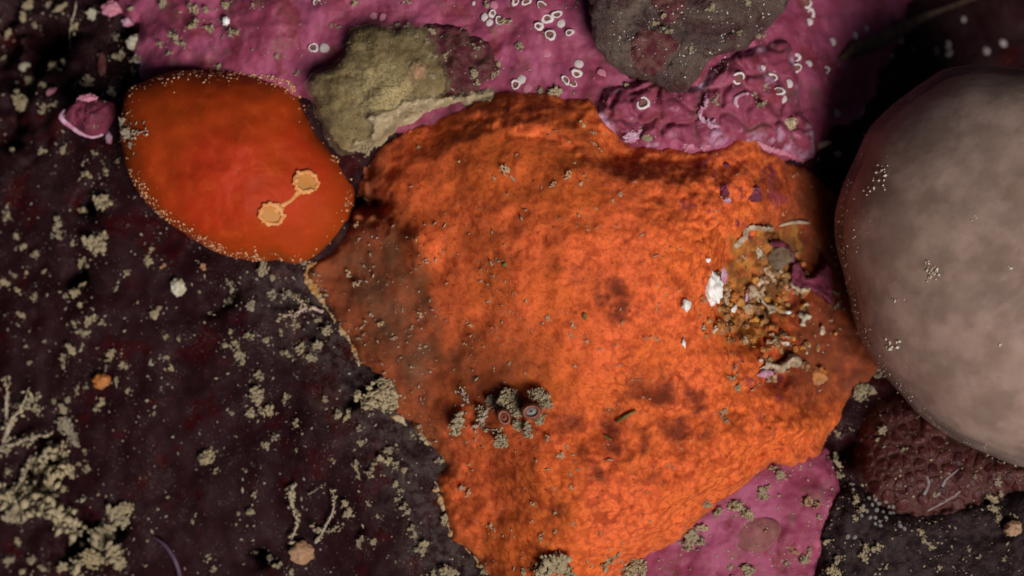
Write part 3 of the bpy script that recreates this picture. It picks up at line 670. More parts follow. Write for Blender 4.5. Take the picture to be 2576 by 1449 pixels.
# ------------------------------------------------------------------ domes: closed blobs from an outline
def dome(name, pts, h, mat, parent=None, zb=None, rings=26, seg=96, phimax=112, power=1.0, lump=0.0, lfreq=2.0, center=None, jag=0.0, scale=1.0, dz=0.0, attrs=None, shape=None, raster=True):
    global ZM
    if zb is None: zb = float(np.mean([onto(a, b)[2] for a, b in pts]))
    w = np.array([P(a, b, zb) for a, b in pts])
    poly = catmull(w, 12)
    c = poly.mean(0) if center is None else np.array(P(*center, zb))
    # resample to seg rays
    ang = np.arctan2(poly[:, 1] - c[1], poly[:, 0] - c[0]); rad = np.hypot(poly[:, 0] - c[0], poly[:, 1] - c[1])
    o_ = np.argsort(ang); ang = ang[o_]; rad = rad[o_]
    th = np.linspace(-np.pi, np.pi, seg, endpoint=False)
    R = np.interp(th, np.concatenate([ang - 2 * np.pi, ang, ang + 2 * np.pi]), np.tile(rad, 3)) * scale
    if jag: R = R * (1 + jag * fbm(np.cos(th) * 3 + c[0], np.sin(th) * 3 + c[1], 0.8, 6, 0.62, 5.0))
    ph = np.radians(np.linspace(0, phimax, rings + 1)[1:])
    V = [(c[0], c[1], zb + h + dz)]; E = [1.0]
    rr = np.sin(ph) ** power; zz = np.cos(ph)
    ker = np.hanning(int(seg * 0.45) | 1); ker /= ker.sum(); hw = len(ker) // 2
    Rs = np.convolve(np.concatenate([R[-hw:], R, R[:hw]]), ker, 'valid')
    for k in range(rings):
        w_ = min(rr[k], 1.0) ** 3 if phimax < 149 else min(rr[k], 1.0) ** 2
        Rk = Rs * (1 - w_) + R * w_
        x = c[0] + rr[k] * Rk * np.cos(th); y = c[1] + rr[k] * Rk * np.sin(th)
        z = np.full(seg, zb + dz + h * zz[k])
        V += list(zip(x, y, z)); E += [rr[k]] * seg
    V = np.array(V)
    if lump:
        n = fbm(V[:, 0], V[:, 1], lfreq, 5, 0.55, 3.1) * lump
        V[:, 2] += n * np.clip(1.2 - (np.array(E)) ** 4, 0.1, 1)
    if shape is not None: V = shape(V)
    F = [[0, 1 + j, 1 + (j + 1) % seg] for j in range(seg)]
    for k in range(rings - 1):
        a = 1 + k * seg; b = a + seg
        F += [[a + j, b + j, b + (j + 1) % seg, a + (j + 1) % seg] for j in range(seg)]
    at = attrs(V, np.array(E)) if attrs else None
    o = mesh_obj(name, V, F, mat, parent, True, at)
    if raster:
        tx = (XX - c[0]); ty = (YY - c[1])
        m = (np.abs(tx) < R.max() + .05) & (np.abs(ty) < R.max() + .05)
        an = np.arctan2(ty[m], tx[m]); rd = np.hypot(tx[m], ty[m])
        tR = np.interp(an, th, R, period=2 * np.pi); tS = np.interp(an, th, Rs, period=2 * np.pi)
        zn = np.full(rd.shape, -99.0); r0 = np.zeros(rd.shape); z0 = h; e0 = 0.0
        for k in range(rings):
            if ph[k] > np.pi / 2: break
            w_ = min(rr[k], 1.0) ** 3 if phimax < 149 else min(rr[k], 1.0) ** 2
            r1 = rr[k] * (tS * (1 - w_) + tR * w_)
            f = (rd - r0) / np.maximum(r1 - r0, 1e-9); hit = (f >= 0) & (f < 1)
            e = e0 + (rr[k] - e0) * f
            zz_ = zb + dz + z0 + (h * zz[k] - z0) * f
            if lump: zz_ = zz_ + fbm(XX[m], YY[m], lfreq, 5, 0.55, 3.1) * lump * np.clip(1.2 - e ** 4, 0.1, 1)
            zn = np.where(hit, zz_, zn)
            r0 = r1; z0 = h * zz[k]; e0 = rr[k]
        if shape is not None:
            q_ = np.concatenate([V[:1], np.stack([XX[m], YY[m], zn], 1)]); q_[0, 2] = zb + h
            zn = np.where(zn > -50, shape(q_)[1:, 2], -99)
        ZM[m] = np.maximum(ZM[m], zn)
    return o

# tan sponge
TAN = [(795, 265), (778, 215), (808, 180), (858, 150), (878, 95), (930, 68), (1000, 62), (1060, 78), (1100, 130), (1122, 180), (1120, 235), (1060, 275), (1000, 312), (960, 352), (920, 368), (870, 372), (825, 340)]
tan_root = empty('tan_sponge', (*P(950, 220, -0.3), -0.3))
tb = dome('body', TAN, 0.36, M['tan_heart'], None, -0.10, 60, 180, 100, 1.0, 0.13, 1.6, jag=0.12, scale=0.95, attrs=lambda V, E: {'core': gauss(V[:, 0], V[:, 1], 965, 230, 0.38, 0)})
adopt(dome('coat', TAN, 0.44, M['tan_coat'], None, -0.10, 60, 180, 100, 1.0, 0.13, 1.6, jag=0.10, scale=1.05, raster=False), tan_root)
adopt(tb, tan_root)
def fuzz(name, poly, n, length, mat, root, thr=-0.3):
    f = inpoly(poly); q = np.array(poly); V = []; F = []
    while len(F) < n:
        a, b = rng.uniform(q[:, 0].min(), q[:, 0].max()), rng.uniform(q[:, 1].min(), q[:, 1].max())
        if not f(a, b) or perlin(np.array([a * .02]), np.array([b * .02]))[0] < thr: continue
        x, y, z = onto(a, b); t = rng.uniform(0, 6.28); L = length * rng.uniform(0.4, 1.2); w = 0.006
        dx, dy = rng.normal(0, 0.55, 2)
        k = len(V)
        V += [(x - w * math.cos(t), y - w * math.sin(t), z - 0.01), (x + w * math.cos(t), y + w * math.sin(t), z - 0.01), (x + dx * L, y + dy * L, z + L * 0.8)]
        F.append((k, k + 1, k + 2))
    o = fast_mesh(name, np.array(V), np.array(F), mat); o['kind'] = 'stuff'
    return adopt(o, root)
def inpoly(poly):
    q = np.array(poly, float)
    def f(a, b):
        ins = False; j = len(q) - 1
        for i in range(len(q)):
            if (q[i, 1] > b) != (q[j, 1] > b) and a < (q[j, 0] - q[i, 0]) * (b - q[i, 1]) / (q[j, 1] - q[i, 1]) + q[i, 0]: ins = not ins
            j = i
        return ins
    return f
fuzz('fibres', TAN, 4500, 0.045, M['tan'], tan_root)
tag(tan_root, 'tan fluffy translucent sponge between the red sea squirt and the maroon crust', 'sponge')

# red sea squirt
SQ = [(305, 285), (322, 228), (362, 206), (430, 182), (540, 174), (640, 184), (722, 200), (756, 240), (780, 290), (805, 340), (848, 392), (880, 440), (893, 500), (880, 555), (840, 606), (800, 642), (750, 666), (700, 657), (640, 657), (580, 647), (520, 622), (470, 592), (420, 557), (378, 525), (350, 486), (325, 440), (312, 400), (302, 340)]
sq_root = empty('sea_squirt', (*P(590, 420, -0.8), -0.8))
SQZ = -0.85
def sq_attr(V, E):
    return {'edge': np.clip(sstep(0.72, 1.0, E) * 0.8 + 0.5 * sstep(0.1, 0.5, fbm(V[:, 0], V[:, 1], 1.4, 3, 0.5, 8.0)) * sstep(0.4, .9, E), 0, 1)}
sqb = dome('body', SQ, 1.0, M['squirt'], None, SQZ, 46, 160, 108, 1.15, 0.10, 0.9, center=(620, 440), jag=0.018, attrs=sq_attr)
adopt(sqb, sq_root)
tag(sq_root, 'glossy red orange sea squirt with two cream siphons, upper left', 'sea squirt')

# pale gelatinous dome on the right
JE = [(2574, 172), (2477, 163), (2384, 172), (2334, 200), (2267, 247), (2217, 290), (2184, 327), (2150, 400), (2128, 450), (2112, 490), (2100, 550), (2104, 617), (2120, 683), (2137, 750), (2154, 817), (2177, 877), (2217, 933), (2250, 973), (2284, 1010), (2334, 1060), (2404, 1107), (2484, 1143), (2576, 1176),
      (2720, 1180), (2860, 1120), (2990, 1010), (3070, 860), (3090, 660), (3050, 470), (2960, 320), (2830, 220), (2700, 180)]
je_root = empty('pale_dome', (*P(2600, 660, -1.2), -1.2))
JZ = -0.2
jskin = dome('tunic', JE, 1.75, M['jskin'], None, JZ, 44, 220, 150, 0.85, 0.05, 1.6, center=(2600, 670), jag=0.006)
jbody = dome('body', JE, 1.62, M['jbody'], None, JZ, 40, 160, 150, 0.85, 0.06, 1.2, center=(2600, 670), scale=0.955, raster=False)
adopt(jskin, je_root); adopt(jbody, je_root)
tag(je_root, 'large pale beige gelatinous dome cut off by the right edge', 'sea squirt')

# brown encrusted shell at the top
SH = [(1470, -60), (1478, 50), (1490, 110), (1510, 142), (1545, 180), (1592, 196), (1640, 210), (1690, 232), (1725, 228), (1750, 205), (1790, 152), (1830, 132), (1872, 125), (1905, 95), (1940, 60), (1978, 15), (2000, -60), (1960, -180), (1850, -260), (1700, -280), (1560, -220), (1495, -140)]
sh_root = empty('encrusted_shell', (*P(1720, 0, 0), 0))
def sh_shape(V):
    rr_ = np.hypot(V[:, 0] - V[0, 0], V[:, 1] - V[0, 1])
    r = np.hypot(V[:, 0] - V[0, 0], V[:, 1] - V[0, 1])
    V = V.copy()
    V[:, 2] += 0.10 * fbm(V[:, 0], V[:, 1], 2.6, 6, 0.62, 4.0) + 0.03 * fbm(V[:, 0], V[:, 1], 12, 4, 0.6)
    V[:, 2] -= 0.12 * (V[:, 0] - V[0, 0])
    return V
shv = dome('valve', SH, 0.30, M['shell'], None, 0.42, 70, 220, 128, 0.55, 0.0, 1.0, jag=0.06, shape=sh_shape)
adopt(shv, sh_root)
tag(sh_root, 'rough grey brown encrusted shell with jagged edge at the top', 'shell')

# ------------------------------------------------------------------ small builders
def ico(sub=1):
    bm = bmesh.new(); bmesh.ops.create_icosphere(bm, subdivisions=sub, radius=1.0)
    v = np.array([p.co for p in bm.verts]); f = [[q.index for q in p.verts] for p in bm.faces]; bm.free()
    return v, np.array(f)
ICO1, ICO1F = ico(1); ICO2, ICO2F = ico(2); ICO3, ICO3F = ico(4)

def grown(name, seeds, voxel, rough, mat, freq=5.0, keep=True):
    """many touching lumps fused into one skin"""
    V = []; F = []; n = 0
    for x, y, z, r in seeds:
        V.append(ICO2 * r * np.array([1, 1, 0.9]) + np.array([x, y, z])); F.append(ICO2F + n); n += len(ICO2)
    me = bpy.data.meshes.new(name)
    me.from_pydata([tuple(p) for p in np.concatenate(V)], [], np.concatenate(F).tolist())
    tmp = bpy.data.objects.new(name + '_tmp', me); COL.objects.link(tmp)
    md = tmp.modifiers.new('r', 'REMESH'); md.mode = 'VOXEL'; md.voxel_size = voxel
    dg = bpy.context.evaluated_depsgraph_get()
    out = bpy.data.meshes.new_from_object(tmp.evaluated_get(dg))
    bpy.data.objects.remove(tmp); bpy.data.meshes.remove(me)
    k = len(out.vertices); co = np.empty(k * 3); out.vertices.foreach_get('co', co); co = co.reshape(-1, 3)
    no = np.empty(k * 3); out.vertices.foreach_get('normal', no); no = no.reshape(-1, 3)
    dsp = fbm(co[:, 0] + co[:, 2] * 0.7, co[:, 1] - co[:, 2] * 0.6, freq, 4, 0.7) * rough
    co = co + no * dsp[:, None]
    out.vertices.foreach_set('co', co.ravel()); out.update()
    out.polygons.foreach_set('use_smooth', [True] * len(out.polygons))
    out.materials.clear(); out.materials.append(mat); out.name = name
    return out

def crumb_seeds(n, seed, arm=0.0, flat=0.6):
    r_ = random.Random(seed)
    pts = [(0, 0, 0.1, 0.30)]
    while len(pts) < n:
        bx, by, bz, br = r_.choice(pts if r_.random() > arm else pts[-3:])
        r = r_.uniform(0.09, 0.24) * (1 if len(pts) < n * 0.35 else 0.62)
        a = r_.uniform(0, 6.283); e = r_.uniform(-0.5, 0.9)
        s = (br + r) * 0.72
        x, y, z = bx + s * math.cos(a) * math.cos(e), by + s * math.sin(a) * math.cos(e), bz + s * math.sin(e) * flat
        if math.hypot(x, y) > 1.0 or z < -0.25 or z > 0.75: continue
        pts.append((x, y, z, r))
    return pts

def vary(sd, k, seed):
    r_ = random.Random(seed)
    return [(x, y, z, r * k * (0.45 + 0.95 * r_.random() ** 2)) for x, y, z, r in sd]
def wisps(me, n, L, seed):
    """loose threads caught in a clump"""
    r_ = random.Random(seed); m = len(me.vertices)
    bm = bmesh.new(); bm.from_mesh(me); bm.verts.ensure_lookup_table()
    for _ in range(n):
        bm.verts.ensure_lookup_table(); v = bm.verts[r_.randrange(m)]; p = v.co.copy(); d = (v.normal + Vector((r_.gauss(0, .6), r_.gauss(0, .6), r_.gauss(0, .3)))).normalized()
        a = d.orthogonal().normalized() * 0.028; l = L * r_.uniform(0.3, 1.3); b = Vector((r_.gauss(0, .25), r_.gauss(0, .25), -0.1)) * l
        q = [v, bm.verts.new(p + a), bm.verts.new(p + d * l * .5 + b * .4 + a * .7), bm.verts.new(p + d * l + b)]
        try: f1 = bm.faces.new((q[0], q[1], q[2])); f2 = bm.faces.new((q[0], q[2], q[3]))
        except ValueError: pass
    bm.to_mesh(me); bm.free(); me.polygons.foreach_set('use_smooth', [True] * len(me.polygons))
    return me
CRUMB = [grown('silt_clump', vary(crumb_seeds(int(n * 3.4), 100 + i, arm * 0.6, 0.9), 0.85, i), 0.034, 0.06, M['silt'], 9.0) for i, (n, arm) in enumerate(
    [(16, .1), (20, .3), (26, .0), (22, .5), (30, .2), (18, .7), (34, .1), (24, .6), (28, .4), (20, .8), (14, .9), (36, .3)])]
FLUFF = [grown('silt_clump', vary(crumb_seeds(int(n * 4), 300 + i, 0.3, 0.9), 0.66, i), 0.024, 0.045, M['silt'], 14.0) for i, n in enumerate([70, 90, 110, 80])]
for i_, m_ in enumerate(CRUMB): wisps(m_, 34, 0.42, i_)
for i_, m_ in enumerate(FLUFF): wisps(m_, 130, 0.22, i_)
FLOCK = [grown('silt_flock', [(x, y, z * 0.35, r * 0.6) for x, y, z, r in crumb_seeds(n, 500 + i, arm, 0.35)], 0.06, 0.10, M['flock'], 6.0) for i, (n, arm) in enumerate([(24, .6), (30, .8), (18, .9), (36, .5), (26, .7), (20, .85)])]

_mats_of = {}
def remat(me, mat):
    k = (me.name, mat.name)
    if k not in _mats_of:
        c = me.copy(); c.materials.clear(); c.materials.append(mat); _mats_of[k] = c
    return _mats_of[k]

def put(name, me, px, py, r, rz=None, sx=1.0, sy=1.0, sz=1.0, lift=0.0, parent=None):
    x, y, z = onto(px, py)
    o = bpy.data.objects.new(name, me)
    o.location = (x, y, z + lift * r)
    o.scale = (r * sx, r * sy, r * sz)
    o.rotation_euler = (0, 0, random.uniform(0, 6.28) if rz is None else rz)
    return link(o, parent)

def tube(name, pts, radii, mat, parent=None, sides=8, n=7, wob=0.15, knob=0.0):
    """swept stem through world points"""
    c = catmull(pts, n, False); m = len(c)
    rad = np.interp(np.linspace(0, 1, m), np.linspace(0, 1, len(radii)), radii)
    V = []; F = []
    up = Vector((0.13, 0.2, 1)).normalized()
    for i in range(m):
        t = Vector(c[min(i + 1, m - 1)] - c[max(i - 1, 0)])
        t = t.normalized() if t.length > 1e-9 else Vector((1, 0, 0))
        a = t.cross(up); a = a.normalized() if a.length > 1e-6 else Vector((1, 0, 0)); b = t.cross(a)
        for j in range(sides):
            th = 6.2832 * j / sides
            r = rad[i] * (1 + wob * mnoise.noise(Vector((i * 0.5 + c[0][0] * 7, j * 1.7, c[0][1] * 3))) + knob * max(0, mnoise.noise(Vector((i * 0.9, j * 2.1 + 5, c[0][0])))))
            V.append(tuple(Vector(c[i]) + (a * math.cos(th) + b * math.sin(th)) * r))
    for i in range(m - 1):
        for j in range(sides):
            F.append([i * sides + j, i * sides + (j + 1) % sides, (i + 1) * sides + (j + 1) % sides, (i + 1) * sides + j])
    V.append(tuple(c[0])); V.append(tuple(c[-1]))
    F += [[len(V) - 2, (j + 1) % sides, j] for j in range(sides)]
    e = (m - 1) * sides
    F += [[len(V) - 1, e + j, e + (j + 1) % sides] for j in range(sides)]
    return mesh_obj(name, V, F, mat, parent)

def chain(name, pts, radii, mat, parent=None, jit=0.7, seed=1, dens=2.0, voxel=None):
    """a ragged stem: fused crumbs strung along a path"""
    r_ = random.Random(seed)
    c = catmull(pts, 30, False)
    L = np.concatenate([[0], np.cumsum(np.linalg.norm(np.diff(c, axis=0), axis=1))])
    rm = float(np.mean(radii)); n = max(6, int(L[-1] / rm * dens))
    sd = []
    for k in range(n):
        t = k / (n - 1)
        p = [np.interp(t * L[-1], L, c[:, i]) for i in range(3)]
        r = np.interp(t, np.linspace(0, 1, len(radii)), radii)
        sd.append((p[0] + r_.gauss(0, .25) * r * jit, p[1] + r_.gauss(0, .25) * r * jit, p[2] + r_.gauss(0, .2) * r * jit, r * r_.uniform(0.55, 0.95)))
        if r_.random() < jit * 0.8:
            a = r_.uniform(0, 6.28); q = r * r_.uniform(0.25, 0.6)
            sd.append((p[0] + math.cos(a) * r * 1.1, p[1] + math.sin(a) * r * 1.1, p[2] + r_.uniform(-.3, .8) * r, q))
    me = grown(name, sd, voxel or max(0.012, rm * 0.38), rm * 0.35, mat, 9.0)
    o = link(bpy.data.objects.new(name, me))
    if parent is not None: adopt(o, parent)
    return o

def path(pp, h0=0.04, h1=None):
    h1 = h0 if h1 is None else h1
    out = []
    for i, (a, b) in enumerate(pp):
        x, y, z = onto(a, b)
        out.append((x, y, z + h0 + (h1 - h0) * i / max(1, len(pp) - 1)))
    return out

def lump(name, px, py, rx, ry, rz, mat, rough=0.25, parent=None, rot=None, freq=2.0, sub=3, lift=0.3, seed=0):
    """one irregular pebble or nodule"""
    v, f = (ICO3, ICO3F) if sub == 3 else (ICO2, ICO2F)
    V = np.array([p * (1 + rough * (mnoise.noise(Vector(p) * freq + Vector((seed * 3.1, px * 0.01, py * 0.01))) + 0.4 * mnoise.noise(Vector(p) * freq * 2.7 + Vector((px * .02, seed, 0))))) for p in v])
    rot = random.uniform(0, 6.28) if rot is None else rot
    V = V * np.array([rx, ry, rz]) * PS
    c, s_ = math.cos(rot), math.sin(rot)
    V = np.stack([V[:, 0] * c - V[:, 1] * s_, V[:, 0] * s_ + V[:, 1] * c, V[:, 2]], 1)
    x, y, z = onto(px, py)
    o = mesh_obj(name, V, f, mat, parent)
    o.location = (x, y, z + lift * rz * PS)
    return o

def scatter(name, pts, mat, parent=None, stretch=(1.0, 2.2)):
    """many specks in one mesh: pts = x, y, z, r"""
    O = np.array([(1, 0, 0), (-1, 0, 0), (0, 1, 0), (0, -1, 0), (0, 0, 1), (0, 0, -1)], float)
    OF = np.array([(0, 2, 4), (2, 1, 4), (1, 3, 4), (3, 0, 4), (2, 0, 5), (1, 2, 5), (3, 1, 5), (0, 3, 5)])
    pts = np.asarray(pts); n = len(pts)
    a = rng.uniform(0, 6.28, n); st = rng.uniform(*stretch, n)
    B = O[None] * rng.uniform(0.6, 1.3, (n, 6, 1)) * np.stack([st, np.ones(n), np.full(n, 0.45)], 1)[:, None, :]
    x = B[..., 0] * np.cos(a)[:, None] - B[..., 1] * np.sin(a)[:, None]; y = B[..., 0] * np.sin(a)[:, None] + B[..., 1] * np.cos(a)[:, None]
    V = np.stack([x, y, B[..., 2]], -1) * pts[:, 3][:, None, None] + pts[:, None, :3]
    F = (OF[None] + (np.arange(n) * 6)[:, None, None]).reshape(-1, 3)
    return fast_mesh(name, V.reshape(-1, 3), F, mat, parent)

# ------------------------------------------------------------------ labels for repeated small things
LAND = [('the red sea squirt', 600, 420), ('the tan sponge', 950, 220), ('the brown shell', 1720, 80), ('the pale dome', 2420, 650), ('the two brown siphons', 1290, 1040),
        ('the sponge cavity', 1890, 770), ('the netted crust', 2320, 1170), ('the purple shell', 215, 290), ('the lower left hydroids', 110, 1150),
        ('the oval silt clump', 523, 1147), ('the white pebble', 453, 717), ('the forked rosy hydroid', 745, 795), ('the violet tendril', 430, 1400), ('the brown sponge flank', 1040, 600),
        ('the knobbly crust', 1750, 290), ('the round brown disc', 1905, 1340), ('the bottom end of the sponge', 1220, 1430), ('the orange bead', 253, 965), ('the pink crust patch', 1950, 1250)]
ORD = ['first', 'second', 'third', 'fourth', 'fifth', 'sixth', 'seventh', 'eighth', 'ninth', 'tenth', 'eleventh', 'twelfth', 'thirteenth', 'fourteenth', 'fifteenth', 'sixteenth', 'seventeenth', 'eighteenth', 'nineteenth', 'twentieth']
PENDING = []
def later(o, px, py, noun, cat, group):
    PENDING.append((o, px, py, noun, cat, group))
def settle():
    bag = {}
    for it in PENDING:
        o, px, py, noun, cat, group = it
        nm, lx, ly = min(LAND, key=lambda l: math.hypot(px - l[1], py - l[2]))
        dx, dy = px - lx, py - ly
        side = ('right of' if dx > 0 else 'left of') if abs(dx) > abs(dy) else ('below' if dy > 0 else 'above')
        bag.setdefault((noun, side, nm), []).append(it)
    for (noun, side, nm), its in bag.items():
        its.sort(key=lambda t: t[1])
        for i, (o, px, py, _, cat, group) in enumerate(its):
            if len(its) == 1: lab = f'{noun} {side} {nm}'
            else:
                k = 'leftmost' if i == 0 else 'rightmost' if i == len(its) - 1 else ORD[i] + ' from left'
                lab = f'{noun} {side} {nm}, {k}'
            tag(o, lab, cat, group)

# ------------------------------------------------------------------ parts of the big things
# red squirt: siphons, band, granules
def siphon(px, py, r, root, seed):
    x, y, z = onto(px, py)
    r_ = random.Random(seed); sd = []
    for j in range(34):
        t = 6.2832 * (j + r_.uniform(-.3, .3)) / 34
        q = r * r_.uniform(0.74, 0.86) if j % 3 else r * r_.uniform(0.88, 1.0)
        ax, ay = x + q * math.cos(t), y + q * math.sin(t) * 0.92
        sd.append((ax, ay, float(zat(ax, ay)) + r * r_.uniform(0.10, 0.24), r * (r_.uniform(0.15, 0.21) if j % 3 else r_.uniform(0.10, 0.17))))
    o = link(bpy.data.objects.new('siphon', grown('siphon', sd, 0.011, 0.008, M['siph'], 9.0))); adopt(o, root)
    V = [(x, y, z + 0.02 * r)]
    for k in range(1, 7):
        for j in range(24):
            t = 6.2832 * j / 24; q = 0.135 * k
            ax, ay = x + r * q * math.cos(t), y + r * q * math.sin(t) * 0.92
            V.append((ax, ay, float(zat(ax, ay)) + r * (0.02 + 0.12 * (k / 6) ** 2)))
    F = [[0, 1 + j, 1 + (j + 1) % 24] for j in range(24)]
    for k in range(5):
        a = 1 + k * 24; F += [[a + j, a + 24 + j, a + 24 + (j + 1) % 24, a + (j + 1) % 24] for j in range(24)]
    c = mesh_obj('opening', V, F, M['siph_in']); c.parent = o
siphon(770, 458, 0.155, sq_root, 3); siphon(683, 540, 0.155, sq_root, 8)
adopt(tube('ridge', path([(752, 480), (730, 503), (706, 518), (690, 530)], -0.02), [0.045, 0.03, 0.035, 0.045], M['siph'], None, 10, 8, 0.2), sq_root)
gp = []
polyq = catmull(np.array(SQ, float), 30)
for a, b in polyq[rng.integers(0, len(polyq), 3000)]:
    top = b < 225 and 390 < a < 750; low = (b > 430 and a < 660)
    dens = 0.8 if top else (0.75 if low else 0.12)
    if rng.random() > dens * (0.35 + 0.65 * (perlin(np.array([a * 0.035]), np.array([b * 0.035]))[0] > 0.08)): continue
    t = abs(rng.normal(0, 0.05)) + 0.006
    q = (a + (600 - a) * t, b + (420 - b) * t)
    x, y, z = onto(*q)
    gp.append((x, y, z + 0.004, 0.005 + 0.016 * rng.random() ** 2))
g_ = scatter('rim_granules', gp, M['granule'], None, (1.0, 1.5)); g_['kind'] = 'stuff'; adopt(g_, sq_root)

# orange sponge: pale rim along its left margin, clear papilla
rim_pts = [(1222, 1449), (1187, 1392), (1135, 1345), (1113, 1268), (1096, 1208), (1118, 1170), (1085, 1130), (1040, 1078), (995, 1045)]
for rp, rd in [(rim_pts[0:3], [.012, .03, .012, .024, .01, .035]), (rim_pts[2:5], [.045, .02, .03, .012, .05, .03, .055, .012]), (rim_pts[5:9], [.012, .02, .01, .03, .015, .012, .03, .045])]:
    chain('rim', path(rp, -0.015), rd, M['cream'], sp_root, 1.3, int(rp[0][0]), 1.9, 0.012)
chain('rim', path([(905, 925), (880, 862), (838, 800), (800, 742), (768, 690), (788, 660)], 0.0), [0.012, 0.03, 0.012, 0.045, 0.02, 0.012, 0.035, 0.05, 0.02, 0.03], M['cream'], sp_root, 1.3, 9, 1.9, 0.012)
# pale dome: white speck cluster, speckles on the tunic edge
gp = []
for cx, cy, n_, sd, r0, r1 in [(2348, 684, 26, 8, .012, .026), (2330, 655, 5, 4, .012, .022), (2250, 756, 6, 8, .008, .016), (2448, 551, 4, 4, .01, .016), (2205, 440, 16, 16, .010, .026), (2190, 480, 6, 14, .01, .02), (2150, 590, 14, 30, .004, .012), (2240, 865, 12, 9, .015, .035), (2515, 866, 4, 4, .01, .018), (2540, 675, 4, 3, .01, .02)]:
    for _ in range(n_):
        x, y, z = onto(cx + rng.normal(0, sd), cy + rng.normal(0, sd)); gp.append((x, y, z + 0.004, rng.uniform(r0, r1)))
jp = np.array(JE[8:22], float); jp = catmull(jp, 40, False)
for a, b in jp[rng.integers(0, len(jp), 420)]:
    t = abs(rng.normal(0, 0.02)) + 0.002
    x, y, z = onto(a + (2600 - a) * t, b + (670 - b) * t); gp.append((x, y, z + 0.003, 0.002 + 0.008 * rng.random() ** 3))
g_ = scatter('speckles', gp, M['speck'], None, (1.0, 1.6)); g_['kind'] = 'stuff'; adopt(g_, je_root)

# brown shell: maroon stain patch and silt
MP = [(1590, 85), (1640, 75), (1695, 100), (1700, 130), (1675, 150), (1660, 180), (1630, 190), (1600, 165), (1588, 130)]
mp_ = sheet('maroon_patch', MP, 0.02, 0.03, M['maroon'], None, 0.05, 5.0)
adopt(mp_, sh_root)
MP = [(1630, -30), (1700, -25), (1720, 20), (1690, 60), (1660, 50), (1640, 15)]
adopt(sheet('maroon_patch', MP, 0.02, 0.03, M['maroon'], None, 0.05, 5.0), sh_root)

gp = []
for _ in range(1300):
    a, b = rng.uniform(1480, 1980), rng.uniform(-10, 230)
    if perlin(np.array([a * 0.018]), np.array([b * 0.018]))[0] < 0.02 + 0.15 * rng.normal(): continue
    if not (math.hypot((a - 1730) / 250, (b + 20) / 235) < 0.93): continue
    x, y, z = onto(a, b); gp.append((x, y, z + 0.01, 0.002 + 0.011 * rng.random() ** 4))
g_ = scatter('sparkle_grains', gp, M['white'], None, (1.0, 1.8)); g_['kind'] = 'stuff'; adopt(g_, sh_root)
# netted crust: cells and veins
cells = []
tries = 0
netp = np.array([P(a, b, 0) for a, b in NET])
JE_EDGE = catmull(np.array(JE, float), 6)
while len(cells) < 75 and tries < 6000:
    tries += 1
    a, b = rng.uniform(2165, 2600), rng.uniform(1020, 1265)
    if min(math.hypot(a - p, b - q) for p, q in JE_EDGE) < 20 or inpoly(JE)(a, b): continue
    if sdf(np.array([P(a, b)[0]]), np.array([P(a, b)[1]]), netp)[0] < 0.07: continue
    if all(math.hypot(a - p, (b - q) * 1.15) > 21 + 14 * (0.5 + 0.5 * math.sin(a * 0.05 + b * 0.09)) for p, q in cells): cells.append((a, b))
CP = np.array(cells)
for i, (a, b) in enumerate(cells):
    th = np.linspace(0, 2 * np.pi, 22, endpoint=False); R = np.full(22, 25.0)
    for j, (p, q) in enumerate(cells):
        if i == j: continue
        dx, dy = p - a, q - b; dd = math.hypot(dx, dy)
        if dd > 75: continue
        co = np.cos(th - math.atan2(dy, dx)); R = np.where(co > 0.15, np.minimum(R, dd / 2 / np.maximum(co, 0.15)), R)
    R = np.maximum(R - rng.uniform(1.8, 4.2), 3.0) * rng.uniform(0.86, 1.0)
    V = [(*onto(a, b)[:2], onto(a, b)[2] + 0.017)]; F = []
    for k, (f, h) in enumerate([(0.55, 0.016), (0.85, 0.012), (1.0, -0.002), (1.03, -0.05)]):
        for t, r in zip(th, R):
            x, y, z = onto(a + f * r * math.cos(t), b + f * r * math.sin(t)); V.append((x, y, z + h))
    F = [[0, 1 + k, 1 + (k + 1) % 22] for k in range(22)]
    for k in range(3):
        o_ = 1 + k * 22; F += [[o_ + m, o_ + 22 + m, o_ + 22 + (m + 1) % 22, o_ + (m + 1) % 22] for m in range(22)]
    adopt(mesh_obj('cell', V, F, M['cell']), net_root)
nv = lambda x, y: (2017 + x * 0.2666, 987 + y * 0.2666)
for pp in ([(1110, 720), (1190, 830), (1150, 960), (1060, 1060)], [(1480, 720), (1350, 830), (1290, 950), (1150, 1060)], [(1590, 860), (1450, 960), (1300, 1050), (1180, 1120)]):
    adopt(tube('vein', path([nv(*p) for p in pp], -0.004), [0.008, 0.022, 0.026, 0.006], M['vein'], None, 8, 8, 0.3), net_root)

# ------------------------------------------------------------------ single things with a look of their own
rid = [tile(1, 0, *p) for p in [(150, 880), (300, 855), (500, 765), (700, 712), (900, 690), (1090, 680), (1130, 730), (1010, 790), (930, 800), (820, 785), (720, 830), (640, 885), (500, 945), (400, 975), (340, 1060), (250, 1115), (190, 1145), (95, 1085), (190, 1040), (220, 950)]]
o = sheet('silt_ridge', rid, 0.16, 0.05, M['silt'], None, 0.07, 5.0, extra=lambda X, Y, d: (0.10 * fbm(X, Y, 7, 5, 0.65) + 0.05 * fbm(X, Y, 2.5, 3)) * sstep(0, 0.08, d))
tag(o, 'long pale silt ridge between the tan sponge and the orange sponge', 'silt')

